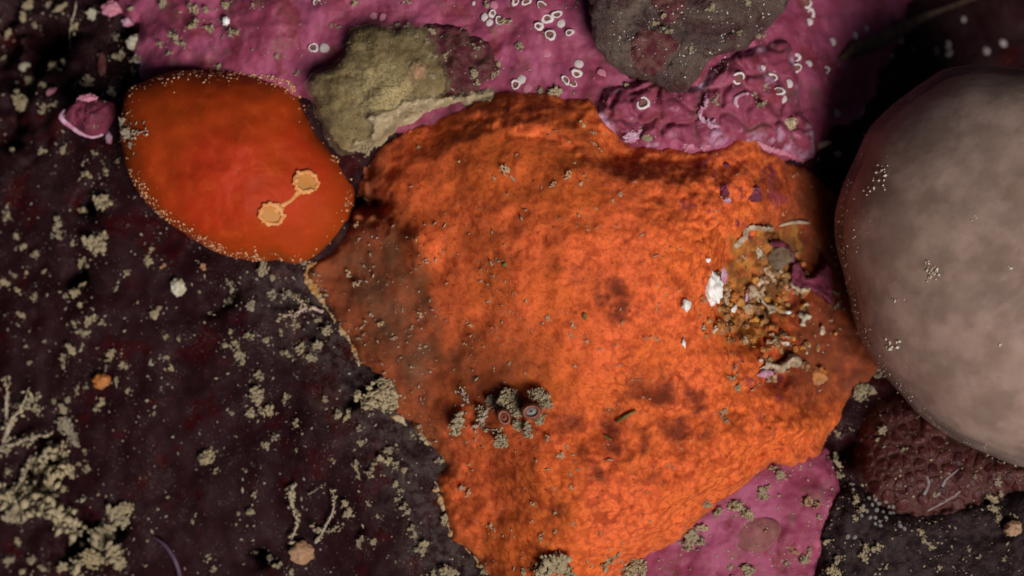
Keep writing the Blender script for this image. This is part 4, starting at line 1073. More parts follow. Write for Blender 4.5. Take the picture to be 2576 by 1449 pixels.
pv = [tile(0, 0, *p) for p in [(470, 880), (510, 820), (600, 745), (720, 735), (860, 780), (872, 850), (830, 950), (785, 1010), (700, 1032), (620, 1005), (540, 945)]]
ps_root = empty('purple_shell', (*P(225, 290, -1.2), -1.2))
adopt(dome('valve', pv, 0.30, M['purple'], None, -1.05, 24, 64, 120, 0.8, 0.12, 3.0, jag=0.05), ps_root)
adopt(tube('lip', [(*P(*tile(0, 0, *p), -1.0), -0.98) for p in [(500, 830), (472, 880), (520, 940), (620, 1005), (700, 1034), (780, 1015)]], [0.02, 0.05, 0.035, 0.03, 0.02, 0.015], M['lilac'], None, 8, 8, 0.4), ps_root)
tag(ps_root, 'small purple shell with a lilac lip left of the red sea squirt', 'shell')
for a, b, rx_, ry_, m, lab in [(820, 1040, 9, 16, 'lilac', 'small lilac crust chip under the purple shell'), (650, 745, 26, 12, 'pinktube', 'pink crust nodule on the upper side of the purple shell'),
                               (390, 690, 16, 11, 'pinktube', 'small pink crust chip above left of the purple shell'), (772, 500, 12, 38, 'maroon', 'upright dark red crust fold above the purple shell'),
                               (970, 160, 18, 12, 'lilac', 'curled lilac crust edge at the upper left of the pink crust'), (850, 60, 30, 20, 'pinktube', 'pink crust nodule at the far upper left of the crust')]:
    tag(lump('crust_chip', *tile(0, 0, a, b), rx_, ry_, 9, M[m], 0.4, None, 0.2, 2.2, 3, 0.3), lab, 'crust chip')

for a, b, rx_, ry_, rz_, m, lab, nm, cat in [
        (*tile(0, 1, 1345, 715), 20, 24, 14, 'white_silt', 'bright white pebble on the dark rock below the red sea squirt', 'pebble', 'pebble'),
        (*tile(0, 0, 1705, 160), 10, 12, 9, 'white', 'bright white pebble on the pink crust, upper left', 'pebble', 'pebble'),
        (*tile(0, 0, 1005, 315), 20, 19, 13, 'white_silt', 'whitish crumbly pebble at the left margin of the pink crust', 'pebble', 'pebble'),
        (*tile(0, 0, 180, 500), 15, 12, 10, 'white_silt', 'whitish pebble near the left edge above the purple shell', 'pebble', 'pebble'),
        (*tile(0, 1, 762, 1425), 23, 20, 15, 'amber', 'round orange bead on the dark rock at the left', 'bead', 'bead'),
        (*tile(2, 2, 2490, 1085), 22, 20, 14, 'pink_silt', 'orange tipped pebble near the right edge on the blackish plate', 'pebble', 'pebble'),
        (*tile(0, 2, 2280, 1270), 32, 30, 15, 'pink_silt', 'salmon coloured crumbly lump on the dark rock at the bottom', 'lump', 'lump'),
        (*tile(2, 0, 795, 935), 22, 18, 13, 'beige', 'beige pebble at the right end of the knobbly crust', 'pebble', 'pebble'),
        (*tile(2, 0, 1040, 1095), 27, 9, 8, 'beige', 'dim beige double lump left of the pale dome', 'pebble', 'pebble'),
        (*tile(2, 0, 1165, 1165), 11, 9, 7, 'beige', 'dim beige round grain left of the pale dome', 'pebble', 'pebble'),
        (*tile(1, 0, 570, 535), 24, 24, 14, 'pink_silt', 'crumbly salmon lump on the right side of the tan sponge', 'lump', 'lump')]:
    tag(lump(nm, a, b, rx_, ry_, rz_, M[m], 0.30, None, 0.3, 2.4, 3, 0.35), lab, cat)

# round translucent brown disc on the lower pink crust
dsc = [tile(2, 2, *p) for p in [(385, 1160), (420, 1090), (500, 1010), (600, 1000), (700, 1030), (745, 1080), (720, 1160), (660, 1240), (560, 1275), (450, 1250)]]
dr = empty('brown_disc', (*P(1905, 1340), 0))
adopt(dome('body', dsc, 0.07, M['disc'], None, None, 16, 48, 110, 0.8, 0.04, 3.0), dr)
adopt(lump('opening', *tile(2, 2, 620, 1105), 7, 5, 3, M['horn'], 0.4, None, 0.2, 2, 2, 0.0), dr)
tag(dr, 'round translucent brown disc on the lower pink crust', 'sea squirt')

# two brown siphons in a silt heap on the sponge
HEAP = [(870, 280, 92), (1270, 90, 88), (1150, 130, 55), (1480, 90, 75), (1395, 330, 60), (1210, 415, 62), (1330, 170, 70), (1540, 160, 45), (1060, 190, 45), (1320, 300, 45), (1500, 260, 45)]
for i, (a, b, r) in enumerate(HEAP):
    px, py = tile(1, 2, a, b)
    o = put('silt_clump', FLUFF[i % 4], px, py, r * 0.3335 * PS * 1.25, sz=1.0, lift=0.15)
    later(o, px, py, 'fluffy tan silt clump', 'silt clump', 'silt heap on the sponge')
def clam(px, py, rx_, ry_, rot, lab, openm):
    x, y, z = onto(px, py); z += 0.24
    root = empty('brown_siphon', (x, y, z - 0.2))
    def ring(prof, mat, nm):
        n = 36; V = []; F = []
        for q, h in prof:
            for j in range(n):
                t = 6.2832 * j / n
                u, v = q * rx_ * math.cos(t), q * ry_ * math.sin(t)
                V.append((x + u * math.cos(rot) - v * math.sin(rot), y + u * math.sin(rot) + v * math.cos(rot), z + h))
        for k in range(len(prof) - 1):
            F += [[k * n + j, k * n + (j + 1) % n, (k + 1) * n + (j + 1) % n, (k + 1) * n + j] for j in range(n)]
        F.append([j for j in range(n)] if prof[0][0] > 0.02 else [0, 1, 2])
        return adopt(mesh_obj(nm, V, F, mat), root)
    ring([(0.50, 0.0), (0.55, 0.05), (0.75, 0.09), (0.95, 0.06), (1.05, -0.03), (1.1, -0.25)], M['horn'], 'wall')
    ring([(0.05, 0.055), (0.30, 0.05), (0.53, 0.035)], M['slate' if openm else 'horn'], 'mouth')
    tag(root, lab, 'siphon')
clam(*tile(1, 2, 1432, 200), 0.115, 0.085, 0.15, 'open oval brown siphon with slate mouth in the silt heap', True)
clam(*tile(1, 2, 1228, 242), 0.075, 0.095, 0.4, 'closed reddish brown siphon left of the slate mouthed one', False)

# cavity: shell shards, stones and nodules
cv = lambda x, y: (1759.7 + x * 0.3259, 515 + y * 0.3259)
for nm, pts, th, m, lf, tl, lab, cat in [
        ('shell_shard', [(255, 330), (270, 280), (320, 230), (345, 180), (380, 160), (480, 165), (570, 170), (565, 192), (470, 195), (388, 205), (375, 250), (335, 300), (315, 330)], .05, 'beige', .16, .1, 'bent cream shell shard at the top of the sponge cavity', 'shell shard'),
        ('purple_plate', [(685, 570), (715, 440), (780, 460), (830, 550), (900, 530), (1010, 465), (1020, 740), (960, 740), (900, 690), (830, 650), (760, 655), (690, 600)], .05, 'purple', .22, .05, 'purple crust plate beside the pale dome', 'crust plate'),
        ('shell_shard', [(690, 590), (760, 632), (840, 648), (835, 668), (760, 672), (700, 640)], .05, 'beige', .20, 0, 'thin cream shell strip under the purple plate', 'shell shard'),
        ('shell_shard', [(358, 640), (425, 625), (470, 715), (540, 765), (612, 798), (535, 838), (495, 800), (440, 705), (370, 735)], .06, 'beige', .16, 0, 'branching pinkish beige shard in the middle of the sponge cavity', 'shell shard'),
        ('shell_shard', [(470, 1150), (525, 1205), (600, 1225), (650, 1205), (720, 1155), (782, 1190), (785, 1235), (700, 1252), (625, 1300), (560, 1275), (430, 1262), (490, 1228)], .07, 'beige', .20, .05, 'jagged cream shard at the lower end of the sponge cavity', 'shell shard'),
        ('crust_chip', [(400, 1312), (480, 1268), (562, 1278), (565, 1322), (450, 1330)], .05, 'lilac', .12, 0, 'lilac pink crust chip under the jagged cream shard', 'crust chip'),
        ('shell_shard', [(225, 810), (265, 765), (282, 780), (278, 840)], .05, 'white', .15, .2, 'white triangular shell chip at the left of the sponge cavity', 'shell shard'),
        ('shell_shard', [(-125, 1010), (-108, 1050), (-90, 1050), (-105, 1075), (-112, 1105), (-135, 1090), (-150, 1065)], .04, 'white', .10, .2, 'small white starry chip left of the sponge cavity', 'shell shard'),
        ('shell_shard', [(-140, 740), (-95, 720), (-70, 760), (-60, 800), (-100, 820), (-135, 800)], .06, 'white', .14, 0, 'ragged white flake left of the bright white lime lump', 'shell shard'),
        ('shell_shard', [(60, 720), (110, 715), (130, 760), (95, 795), (70, 770)], .05, 'white', .12, 0, 'small white flake under the bright white lime lump', 'shell shard'),
        ('shell_shard', [(340, 690), (365, 660), (380, 720), (350, 750)], .05, 'lilac', .12, 0, 'small pinkish flake left of the branching shard', 'shell shard'),
        ('shell_shard', [(745, 850), (800, 830), (860, 850), (850, 880), (820, 900), (815, 940), (770, 930), (765, 880)], .05, 'white_silt', .12, 0, 'whitish broken chip at the right of the sponge cavity', 'shell shard')]:
    tag(flake(nm, [cv(*p) for p in pts], th * 1.3, M[m], None, 0.03, 8.0, 0.02, 0.02 + 0.2 * lf, curl=0.05 if m in ('beige', 'purple') else 0.0), lab, cat)
def rubble(lab, cx, cy, w, h, n, seed, rmax):
    r_ = random.Random(seed); sd = []
    for _ in range(n):
        px, py = cv(cx + r_.gauss(0, w), cy + r_.gauss(0, h))
        x, y, z = onto(px, py); r = 0.018 + rmax * r_.random() ** 2.2
        sd.append((x, y, z + r * r_.uniform(-0.2, 0.6), r))
    me = grown('rubble', sd, 0.011, 0.035, M['rubble'], 11.0)
    return tag(link(bpy.data.objects.new('rubble', me)), lab, 'rubble', kind='stuff')
rubble('crumbled shell and amber rubble lining the sponge cavity', 330, 800, 150, 120, 120, 4, 0.055)
rubble('dim crumbled rubble in the upper right of the sponge cavity', 600, 560, 130, 130, 80, 6, 0.05)
rubble('crumbled rubble along the lower right of the sponge cavity', 620, 1080, 170, 80, 70, 9, 0.04)
for a, b, rx_, ry_, rz_, m, lab, nm, cat in [
        (95, 630, 25, 40, 24, 'white', 'large bright white lime lump at the left rim of the sponge cavity', 'lime_lump', 'lump'),
        (170, 540, 12, 22, 10, 'lilac', 'pinkish white crumb beside the bright white lime lump', 'lime_lump', 'lump'),
        (62, 428, 7, 6, 5, 'white', 'tiny white grain above the bright white lime lump', 'lime_lump', 'lump'),
        (590, 400, 38, 30, 20, 'stone', 'brown stone at the top of the sponge cavity', 'stone', 'stone'),
        (455, 370, 9, 15, 10, 'white_silt', 'white edge chip beside the brown stone', 'lime_lump', 'lump'),
        (150, 945, 16, 20, 14, 'amber', 'clear orange nodule at the lower left of the sponge cavity', 'nodule', 'nodule'),
        (900, 1320, 28, 24, 14, 'amber', 'orange nodule at the lower right of the cavity', 'nodule', 'nodule'),
        (680, 835, 8, 5, 5, 'white', 'tiny white grain in the right half of the cavity', 'lime_lump', 'lump')]:
    tag(lump(nm, *cv(a, b), rx_, ry_, rz_, M[m], 0.35, None, 0.25, 2.2, 3, 0.35, rx_), lab, cat)
tag(tube('crust_edge', path([cv(540, 300), cv(620, 310), cv(690, 370), cv(712, 440)], 0.12), [.02, .05, .045, .03], M['purple'], None, 8, 8, .5), 'curved purple crust edge above the purple plate', 'crust edge')
tag(tube('crust_edge', path([cv(610, 165), cv(720, 135), cv(845, 142)], 0.08), [.012, .03, .012], M['beige'], None, 8, 8, .4), 'faint beige crust edge right of the bent cream shard', 'crust edge')
kv = lambda x, y: (1416.3 + x * 0.2666, 171.7 + y * 0.2666)
tag(chain('crust_lip', path([kv(1830, 690), kv(1900, 745), kv(1990, 780), kv(2080, 792), kv(2160, 820), kv(2250, 865)], 0.0), [.02, .05, .04, .035, .04, .02], M['pinktube'], None, 0.8, 4, 1.8), 'beige and violet crust lip along the upper right sponge margin', 'crust lip')
tag(chain('lilac_tube', path([kv(1340, 250), kv(1350, 330), kv(1300, 400), kv(1275, 440), kv(1310, 490), kv(1370, 520), kv(1420, 520), kv(1465, 545)], 0.02), [.02, .035, .03, .025, .03, .045, .035, .025], M['lilac'], None, 0.9, 7, 1.8), 'curled lilac tube on the knobbly crust', 'worm tube')
tag(tube('lilac_tube', path([kv(1790, 260), kv(1720, 240), kv(1640, 270), kv(1620, 320), kv(1650, 370)], 0.02), [.01, .02, .025, .03, .015], M['lilac'], None, 8, 8, .4), 'thin lilac arc at the right of the knobbly crust', 'worm tube')
for a, b, rx_, ry_, m, lab in [(1518, 1160, 9, 15, 'purple', 'dark purple nodule on the orange sponge left of the cavity top'), (1542, 925, 7, 10, 'purple', 'small purple nodule on the sponge below the knobbly crust'),
                               (1800, 1185, 18, 18, 'purple', 'wide dull purple nodule on the upper right of the sponge'), (1545, 1245, 9, 7, 'lilac', 'pale pink ringed crumb under the dark purple nodule'),
                               (1180, 730, 15, 12, 'pinktube', 'bright pink nodule at the lower margin of the knobbly crust'), (1330, 738, 13, 9, 'pinktube', 'second bright pink nodule at the lower margin of the knobbly crust'),
                               (720, 600, 15, 8, 'lilac', 'white lilac streak in a crease of the knobbly crust'), (640, 650, 18, 14, 'lilac', 'pale lilac knob at the lower left of the knobbly crust')]:
    tag(lump('nodule', *kv(a, b), rx_, ry_, 6, M[m], 0.6, None, 0.3, 2.6, 3, 0.0, a), lab, 'nodule')

# ------------------------------------------------------------------ white worm tubes
def ring_mesh(name, w, ell, seed, gap=0):
    n = 28; V = []; F = []
    r_ = random.Random(seed); ph = r_.uniform(0, 6)
    prof = [(1 - 2 * w, -0.1), (1 - 1.9 * w, 0.22), (1 - 1.3 * w, 0.40), (1 - 0.6 * w, 0.38), (1 - 0.1 * w, 0.18), (1.03, -0.25)]
    for q, h in prof:
        for j in range(n):
            t = 6.2832 * j / n
            k = 1 + 0.10 * math.sin(2 * t + ph) + 0.07 * math.sin(3 * t + 2 * ph) + 0.03 * math.sin(7 * t + ph)
            q_ = 1 - (1 - q) * (1 + 0.35 * math.sin(t + 2 * ph))
            V.append((q_ * k * math.cos(t), q_ * k * ell * math.sin(t), h * (1 + 0.45 * math.sin(t + ph))))
    for k in range(len(prof) - 1):
        F += [[k * n + j, k * n + (j + 1) % n, (k + 1) * n + (j + 1) % n, (k + 1) * n + j] for j in range(n - gap)]
    me = bpy.data.meshes.new(name); me.from_pydata(V, [], F); me.polygons.foreach_set('use_smooth', [True] * len(F)); me.materials.append(M['tube'])
    q = 1 - 1.85 * w
    V = [(0, 0, 0.02)] + [(q * math.cos(6.2832 * j / 16), q * ell * math.sin(6.2832 * j / 16), 0.05) for j in range(16)]
    mm = bpy.data.meshes.new('mouth'); mm.from_pydata(V, [], [[0, 1 + j, 1 + (j + 1) % 16] for j in range(16)]); mm.materials.append(M['hole'])
    return me, mm
RINGS = [ring_mesh('worm_tube', w, e, i, g) for i, (w, e, g) in enumerate([(0.22, 0.9, 0), (0.27, 0.8, 0), (0.20, 0.95, 4), (0.30, 0.85, 0), (0.24, 0.7, 0), (0.18, 0.8, 9), (0.33, 0.92, 0)])]
def cap_mesh(seed):
    V = np.array([p * np.array([1, 0.85, 0.42]) * (1 + 0.10 * mnoise.noise(Vector(p) * 2 + Vector((seed * 5, 0, 0)))) for p in ICO3])
    me = bpy.data.meshes.new('worm_tube'); me.from_pydata([tuple(v) for v in V], [], ICO3F.tolist()); me.polygons.foreach_set('use_smooth', [True] * len(ICO3F)); me.materials.append(M['cap'])
    return me
CAPS = [cap_mesh(i) for i in range(3)]
TUBES = [(0, 2365, 360, 36, 'r'), (0, 2450, 360, 40, 'c'), (0, 2390, 15, 28, 'r'),
         (1, 1310, 10, 32, 'r'), (1, 1395, 15, 34, 'r'), (1, 1510, 40, 35, 'r'), (1, 1138, 105, 30, 'r'), (1, 1085, 128, 32, 'c'), (1, 1118, 172, 28, 'c'), (1, 1188, 155, 30, 'r'), (1, 1552, 145, 42, 'r'), (1, 1622, 108, 38, 'r'),
         (1, 1660, 178, 33, 'c'), (1, 1490, 200, 34, 'r'), (1, 1576, 265, 40, 'r'), (1, 1722, 245, 30, 'r'), (1, 1790, 482, 33, 'c'), (1, 1772, 552, 38, 'r'), (1, 1690, 605, 35, 'r'), (1, 1748, 632, 27, 'r'),
         (1, 1358, 600, 34, 'c'), (1, 1315, 635, 36, 'r'), (1, 1403, 668, 33, 'p'), (1, 2275, 780, 46, 'r'), (1, 320, 140, 36, 'p'), (1, 245, 118, 30, 'p'), (1, 1548, 405, 32, 'p'), (1, 1962, 555, 34, 'p'), (1, 1000, 25, 16, 'c'), (1, 1150, 40, 30, 'p'),
         (2, 930, 22, 42, 'r'), (2, 970, 95, 34, 'r'), (2, 952, 165, 33, 'c'), (2, 1130, 315, 32, 'c'), (2, 860, 432, 33, 'r'), (2, 860, 510, 36, 'r'), (2, 676, 580, 36, 'r'), (2, 415, 588, 45, 'r'), (2, 800, 630, 33, 'c'), (2, 722, 690, 44, 'r'),
         (2, 757, 748, 32, 'c'), (2, 950, 480, 28, 'c'), (2, 1085, 525, 28, 'r'), (2, 600, 512, 24, 'c'), (2, 1155, 855, 36, 'c'), (2, 1580, 415, 26, 'c'), (2, 1650, 298, 30, 'c'), (2, 1910, 385, 32, 'r'), (2, 2008, 328, 26, 'r'), (2, 2012, 388, 32, 'r'),
         (2, 2425, 325, 32, 'c'), (2, 2125, 140, 24, 'c'), (2, 1300, 270, 30, 'c'), (2, 1385, 215, 26, 'c'), (2, 1745, 350, 26, 'r'), (2, 2300, 380, 26, 'r'), (0, 1035, 440, 34, 'r')]
for i, (c, a, b, r, k) in enumerate(TUBES):
    px, py = tile(c, 0, a, b); rr_ = r * 0.3335 * PS * 1.12
    if k == 'r':
        me, mm = RINGS[i % 7]
        o = put('worm_tube', me, px, py, rr_, sz=0.9, lift=0.16)
        m_ = bpy.data.objects.new('mouth', mm); link(m_, o)
        later(o, px, py, 'white ring shaped worm tube', 'worm tube', 'white worm tubes on the pink crust')
    elif k == 'c':
        o = put('worm_tube', CAPS[i % 3], px, py, rr_, sz=0.8, lift=0.05)
        later(o, px, py, 'round closed white worm tube', 'worm tube', 'white worm tubes on the pink crust')
    else:
        o = put('worm_tube', remat(CAPS[i % 3], M['pinktube']), px, py, rr_, sz=0.5, lift=0.05)
        later(o, px, py, 'pink overgrown round worm tube', 'worm tube', 'overgrown worm tubes on the pink crust')

# ------------------------------------------------------------------ hydroids, threads, tendrils
def hydroid(branches, rad, mat, label, silt=0, lift=(0.03, 0.3), cat='hydroid', name='hydroid'):
    a0 = onto(*branches[0][0])
    root = empty(name, a0)
    for k, br in enumerate(branches):
        rr_ = rad * (1.0 if k == 0 else 0.75)
        pts = path(br, *lift)
        chain('branch', pts, [rr_ * 0.8, rr_ * 0.6, rr_ * 0.34], mat, root, 0.75 if silt > 15 else 0.3, len(br) + k + int(br[0][0]), 3.0)
        if silt:
            c = catmull(pts, 12, False)
            sp_ = [(*(p + rng.normal(0, rr_ * 0.9, 3)), rng.uniform(0.3, 0.9) * rr_) for p in c[rng.integers(0, len(c), silt)]]
            q = scatter('silt_coat', sp_, M['silt']); q['kind'] = 'stuff'; adopt(q, root)
    tag(root, label, cat)
t2 = lambda *p: tile(0, 2, *p); t1 = lambda *p: tile(0, 1, *p); t12 = lambda *p: tile(1, 2, *p)
hydroid([[t2(20, 470), t2(70, 330), t2(100, 260), t2(180, 170), t2(245, 20)], [t2(180, 175), t2(250, 120), t2(325, 75)], [t2(65, 320), t2(58, 200), t2(70, 40), t2(60, -60)]], 0.036, M['stalk'], 'tall forked grey hydroid at the left edge', 40)
hydroid([[t2(0, 495), t2(120, 440), t2(280, 390), t2(410, 360)]], 0.04, M['stalk'], 'nearly level silty hydroid stem at the left edge', 50)
hydroid([[t2(150, 800), t2(190, 680), t2(225, 610), t2(255, 535)], [t2(225, 610), t2(275, 575)]], 0.045, M['stalk'], 'short upright silty hydroid above the lower left fluff', 40)
hydroid([[t2(230, 810), t2(300, 680), t2(350, 560), t2(410, 480)]], 0.065, M['silt'], 'thick leaning silty stem right of the short upright hydroid', 60)
hydroid([[t2(300, 820), t2(420, 690), t2(540, 620)], [t2(480, 640), t2(490, 560), t2(490, 450)]], 0.05, M['silt'], 'forked silty stem rising from the lower left fluff', 60)
hydroid([[t2(-20, 830), t2(150, 860), t2(330, 890), t2(450, 980), t2(600, 1090)]], 0.085, M['silt'], 'thick silty branch arching over the black hole, lower left', 120)
hydroid([[t2(580, 1420), t2(600, 1350), t2(640, 1280)]], 0.05, M['silt'], 'stubby silty stem at the bottom edge, lower left', 30)
hydroid([[t1(2430, 900), t1(2330, 870), t1(2230, 915), t1(2115, 938)], [t1(2260, 900), t1(2225, 950), t1(2210, 1010)], [t1(2240, 915), t1(2180, 925), t1(2120, 955)], [t1(2330, 870), t1(2290, 840), t1(2240, 800)]], 0.030, M['pstalk'], 'forked rosy white hydroid at the left margin of the orange sponge', 20, (0.05, 0.25))
hydroid([[t2(2215, 760), t2(2190, 830), t2(2220, 950), t2(2240, 1050), t2(2195, 1190)]], 0.032, M['stalk'], 'crooked silty strand on the dark rock, bottom', 40, (0.06, 0.10), 'strand', 'silt_strand')
hydroid([[t2(2385, 1190), t2(2450, 1080), t2(2510, 960), t2(2525, 870), t2(2505, 780)], [t2(2440, 1090), t2(2400, 1100), t2(2350, 1060)], [t2(2470, 1110), t2(2530, 1080), t2(2590, 1050)]], 0.026, M['stalk'], 'branched grey strand beside the salmon lump', 26, (0.05, 0.14), 'strand', 'silt_strand')
hydroid([[t2(2330, 830), t2(2390, 790), t2(2470, 740)]], 0.016, M['stalk'], 'thin pale strand above the branched grey one', 8, (0.04, 0.1), 'strand', 'silt_strand')
hydroid([[t12(1000, 330), t12(1060, 270), t12(1090, 200), t12(1170, 150), t12(1240, 140)], [t12(1080, 230), t12(1040, 190)], [t12(1060, 270), t12(1090, 330), t12(1200, 345)]], 0.028, M['pstalk'], 'fine branched hydroid among the silt heap on the sponge', 40, (0.06, 0.12))
hydroid([[t12(960, 140), t12(920, 80), t12(870, 50)], [t12(930, 100), t12(905, 20)]], 0.022, M['pstalk'], 'small forked hydroid above the silt heap on the sponge', 16, (0.05, 0.12))
hydroid([[tile(0, 0, 580, 15), tile(0, 0, 562, 110), tile(0, 0, 532, 220), tile(0, 0, 525, 385)]], 0.020, M['stalk'], 'pale hair thread hanging down at the upper left', 6, (0.1, 0.05), 'thread', 'thread')
hydroid([[tile(0, 0, 990, 1010), tile(0, 0, 1070, 995), tile(0, 0, 1140, 985)]], 0.025, M['pstalk'], 'short pinkish strand on the left flank of the red sea squirt', 14, (0.02, 0.04), 'strand', 'silt_strand')
tag(tube('tendril', path([t2(1170, 1150), t2(1250, 1215), t2(1310, 1300), t2(1350, 1400), t2(1365, 1500)], 0.08), [.01, .026, .03, .03, .03], M['tendril']), 'violet tendril curving to the bottom edge', 'tendril')
tag(tube('green_shred', path([t12(2070, 285), t12(2140, 240), t12(2222, 196)], 0.03), [.012, .018, .01], M['green']), 'olive green weed shred lying on the sponge', 'weed shred')
tag(tube('green_shred', path([t12(1985, 385), t12(2035, 420)], 0.03), [.012, .012], M['green']), 'short olive weed shred left of the longer one', 'weed shred')
tag(lump('green_grain', *tile(1, 1, 1230, 548), 7, 6, 4, M['green'], 0.3, None, 0.4, 2, 2, 0.5), 'square olive grain in the middle of the orange sponge', 'grain')
tag(lump('green_grain', *tile(1, 1, 1832, 935), 5, 9, 4, M['green'], 0.3, None, 0.2, 2, 2, 0.5), 'upright olive grain right of the middle of the sponge', 'grain')
# brown blade in the dark recess
bl = [tile(2, 0, *p) for p in [(1190, 440), (1300, 370), (1450, 320), (1620, 230), (1800, 130), (1950, 70), (2150, 0), (2300, -60)]]
tag(tube('algal_blade', path(bl, 0.05), [.02, .10, .09, .10, .06, .03, .02, .015], M['stone'], None, 10, 10, .4), 'dim brown algal blade slanting up in the dark upper right', 'algal blade')

# beads beside the netted crust
bead_me = bpy.data.meshes.new('bead'); bead_me.from_pydata([tuple(v * np.array([1, 0.8, 0.6])) for v in ICO2], [], ICO2F.tolist()); bead_me.polygons.foreach_set('use_smooth', [True] * len(ICO2F)); bead_me.materials.append(M['bead'])
for a, b in [(630, 1000), (690, 1010), (720, 1050), (790, 1030), (820, 1075), (860, 1075), (700, 1110), (760, 1130), (640, 1180), (690, 1180), (610, 1120), (730, 1220), (740, 1255), (690, 1240), (790, 1185), (860, 1140), (915, 1230), (925, 1260), (965, 1285), (430, 1360), (495, 1365), (460, 870), (480, 920), (660, 1060), (830, 1140), (580, 1070), (560, 1160)]:
    px, py = nv(a, b)
    later(put('bead', bead_me, px, py, rng.uniform(0.024, 0.036), sz=0.8, lift=0.4), px, py, 'tiny clear grey bead', 'bead', 'clear beads beside the netted crust')

# ------------------------------------------------------------------ silt clumps
HALO = []
def clumps(c, r, rows, onto_sponge=False):
    for i, row in enumerate(rows):
        a, b, s_ = row[:3]; k = row[3] if len(row) > 3 else ''
        px, py = tile(c, r, a, b); rad = s_ * 0.3335 * PS * 1.28
        big = s_ >= 75 and k != 'f'
        idx = int(a * 7 + b * 3)
        me = FLOCK[idx % 6] if k == 'f' else FLUFF[idx % 4] if big else CRUMB[idx % 12]
        if k == 'w': me = remat(me, M['white_silt'])
        elif k == 'p': me = remat(me, M['pink_silt'])
        elif k == 'g': me = remat(me, M['grey_silt'])
        sx = rng.uniform(0.7, 1.35); sy = rng.uniform(0.65, 1.1)
        if k != 'f':
            for _ in range(int(2 + s_ * 0.13)):
                q = rng.uniform(0, 6.28); e = s_ * 0.3335 * (0.6 + abs(rng.normal(0, 0.75)))
                HALO.append((px + e * math.cos(q), py + e * math.sin(q), 0.003 + 0.015 * rng.random() ** 2.5))
        o = put('silt_flock' if k == 'f' else 'silt_clump', me, px, py, rad, None, sx, sy, 0.8 if k != 'f' else 0.6, 0.12)
        word = 'large' if s_ >= 75 else 'medium' if s_ >= 45 else 'small'
        noun = f'{word} flat silt flock' if k == 'f' else f'{word} {"whitish" if k == "w" else "salmon" if k == "p" else "greyish" if k == "g" else "tan"} silt clump'
        later(o, px, py, noun, 'silt flock' if k == 'f' else 'silt clump', 'silt flocks on the orange sponge' if k == 'f' else 'silt clumps on the rock')
clumps(0, 0, [(200, 30, 60), (180, 140, 60), (450, 60, 50), (690, 100, 70, 'w'), (560, 200, 40), (390, 500, 50), (210, 600, 60), (640, 620, 70), (880, 270, 40), (1040, 440, 55), (880, 430, 55), (1210, 340, 40), (1330, 300, 60), (1450, 200, 50), (1570, 220, 50), (1740, 225, 62),
    (1560, 80, 50), (1450, 50, 70), (1700, 30, 50), (850, 710, 40), (310, 830, 50), (400, 790, 40), (935, 900, 62, 'g'), (960, 1010, 55, 'g'), (985, 1090, 35, 'g'), (320, 1140, 45), (470, 1120, 45), (100, 1130, 25), (700, 1150, 35), (670, 1320, 60), (800, 1300, 40), (880, 1210, 25), (150, 760, 80), (1650, 500, 25),
    (2090, 420, 35), (2250, 550, 30), (2500, 200, 20), (1910, 40, 25), (480, 470, 30), (20, 440, 30), (270, 190, 35), (330, 640, 30), (560, 640, 30), (1000, 560, 30), (1100, 560, 22), (1380, 330, 35), (1280, 400, 30), (60, 250, 40), (760, 420, 24), (360, 20, 50), (1230, 20, 40), (980, 70, 35)])
clumps(1, 0, [(690, 240, 40), (680, 420, 45), (785, 410, 25), (1000, 350, 50), (1010, 560, 58), (1160, 560, 32), (1235, 165, 45), (1620, 690, 58), (490, 200, 42), (190, 1090, 62), (2310, 1040, 40), (100, 30, 42), (1100, 45, 30), (2430, 110, 40), (2440, 230, 50), (2380, 180, 30), (640, 330, 35), (560, 270, 30), (420, 190, 28), (1190, 480, 30), (1330, 350, 30), (850, 740, 30), (1020, 620, 30), (620, 560, 40), (690, 580, 35), (2160, 640, 25), (1500, 690, 28), (500, 15, 30)])
clumps(1, 0, [(1830, 950, 62, 'f'), (1900, 1010, 40, 'f'), (1960, 1140, 38, 'f'), (1245, 1290, 62, 'f'), (1290, 1350, 34, 'f'), (1720, 1330, 55, 'f'), (1805, 1390, 40, 'f'), (1600, 1400, 34, 'f'), (590, 1110, 34, 'f'), (890, 1220, 34, 'f'), (1325, 1165, 24, 'f'), (1150, 1345, 28, 'f'), (1510, 1415, 24, 'f'), (1760, 1230, 22, 'f'), (1900, 1090, 30, 'f')])
clumps(2, 0, [(245, 750, 35), (590, 790, 38), (620, 650, 26), (545, 715, 25), (200, 75, 36), (490, 25, 30), (560, 270, 36), (620, 270, 30), (430, 240, 30), (60, 370, 26), (1490, 480, 16, 'w'), (1020, 1205, 14, 'w')])
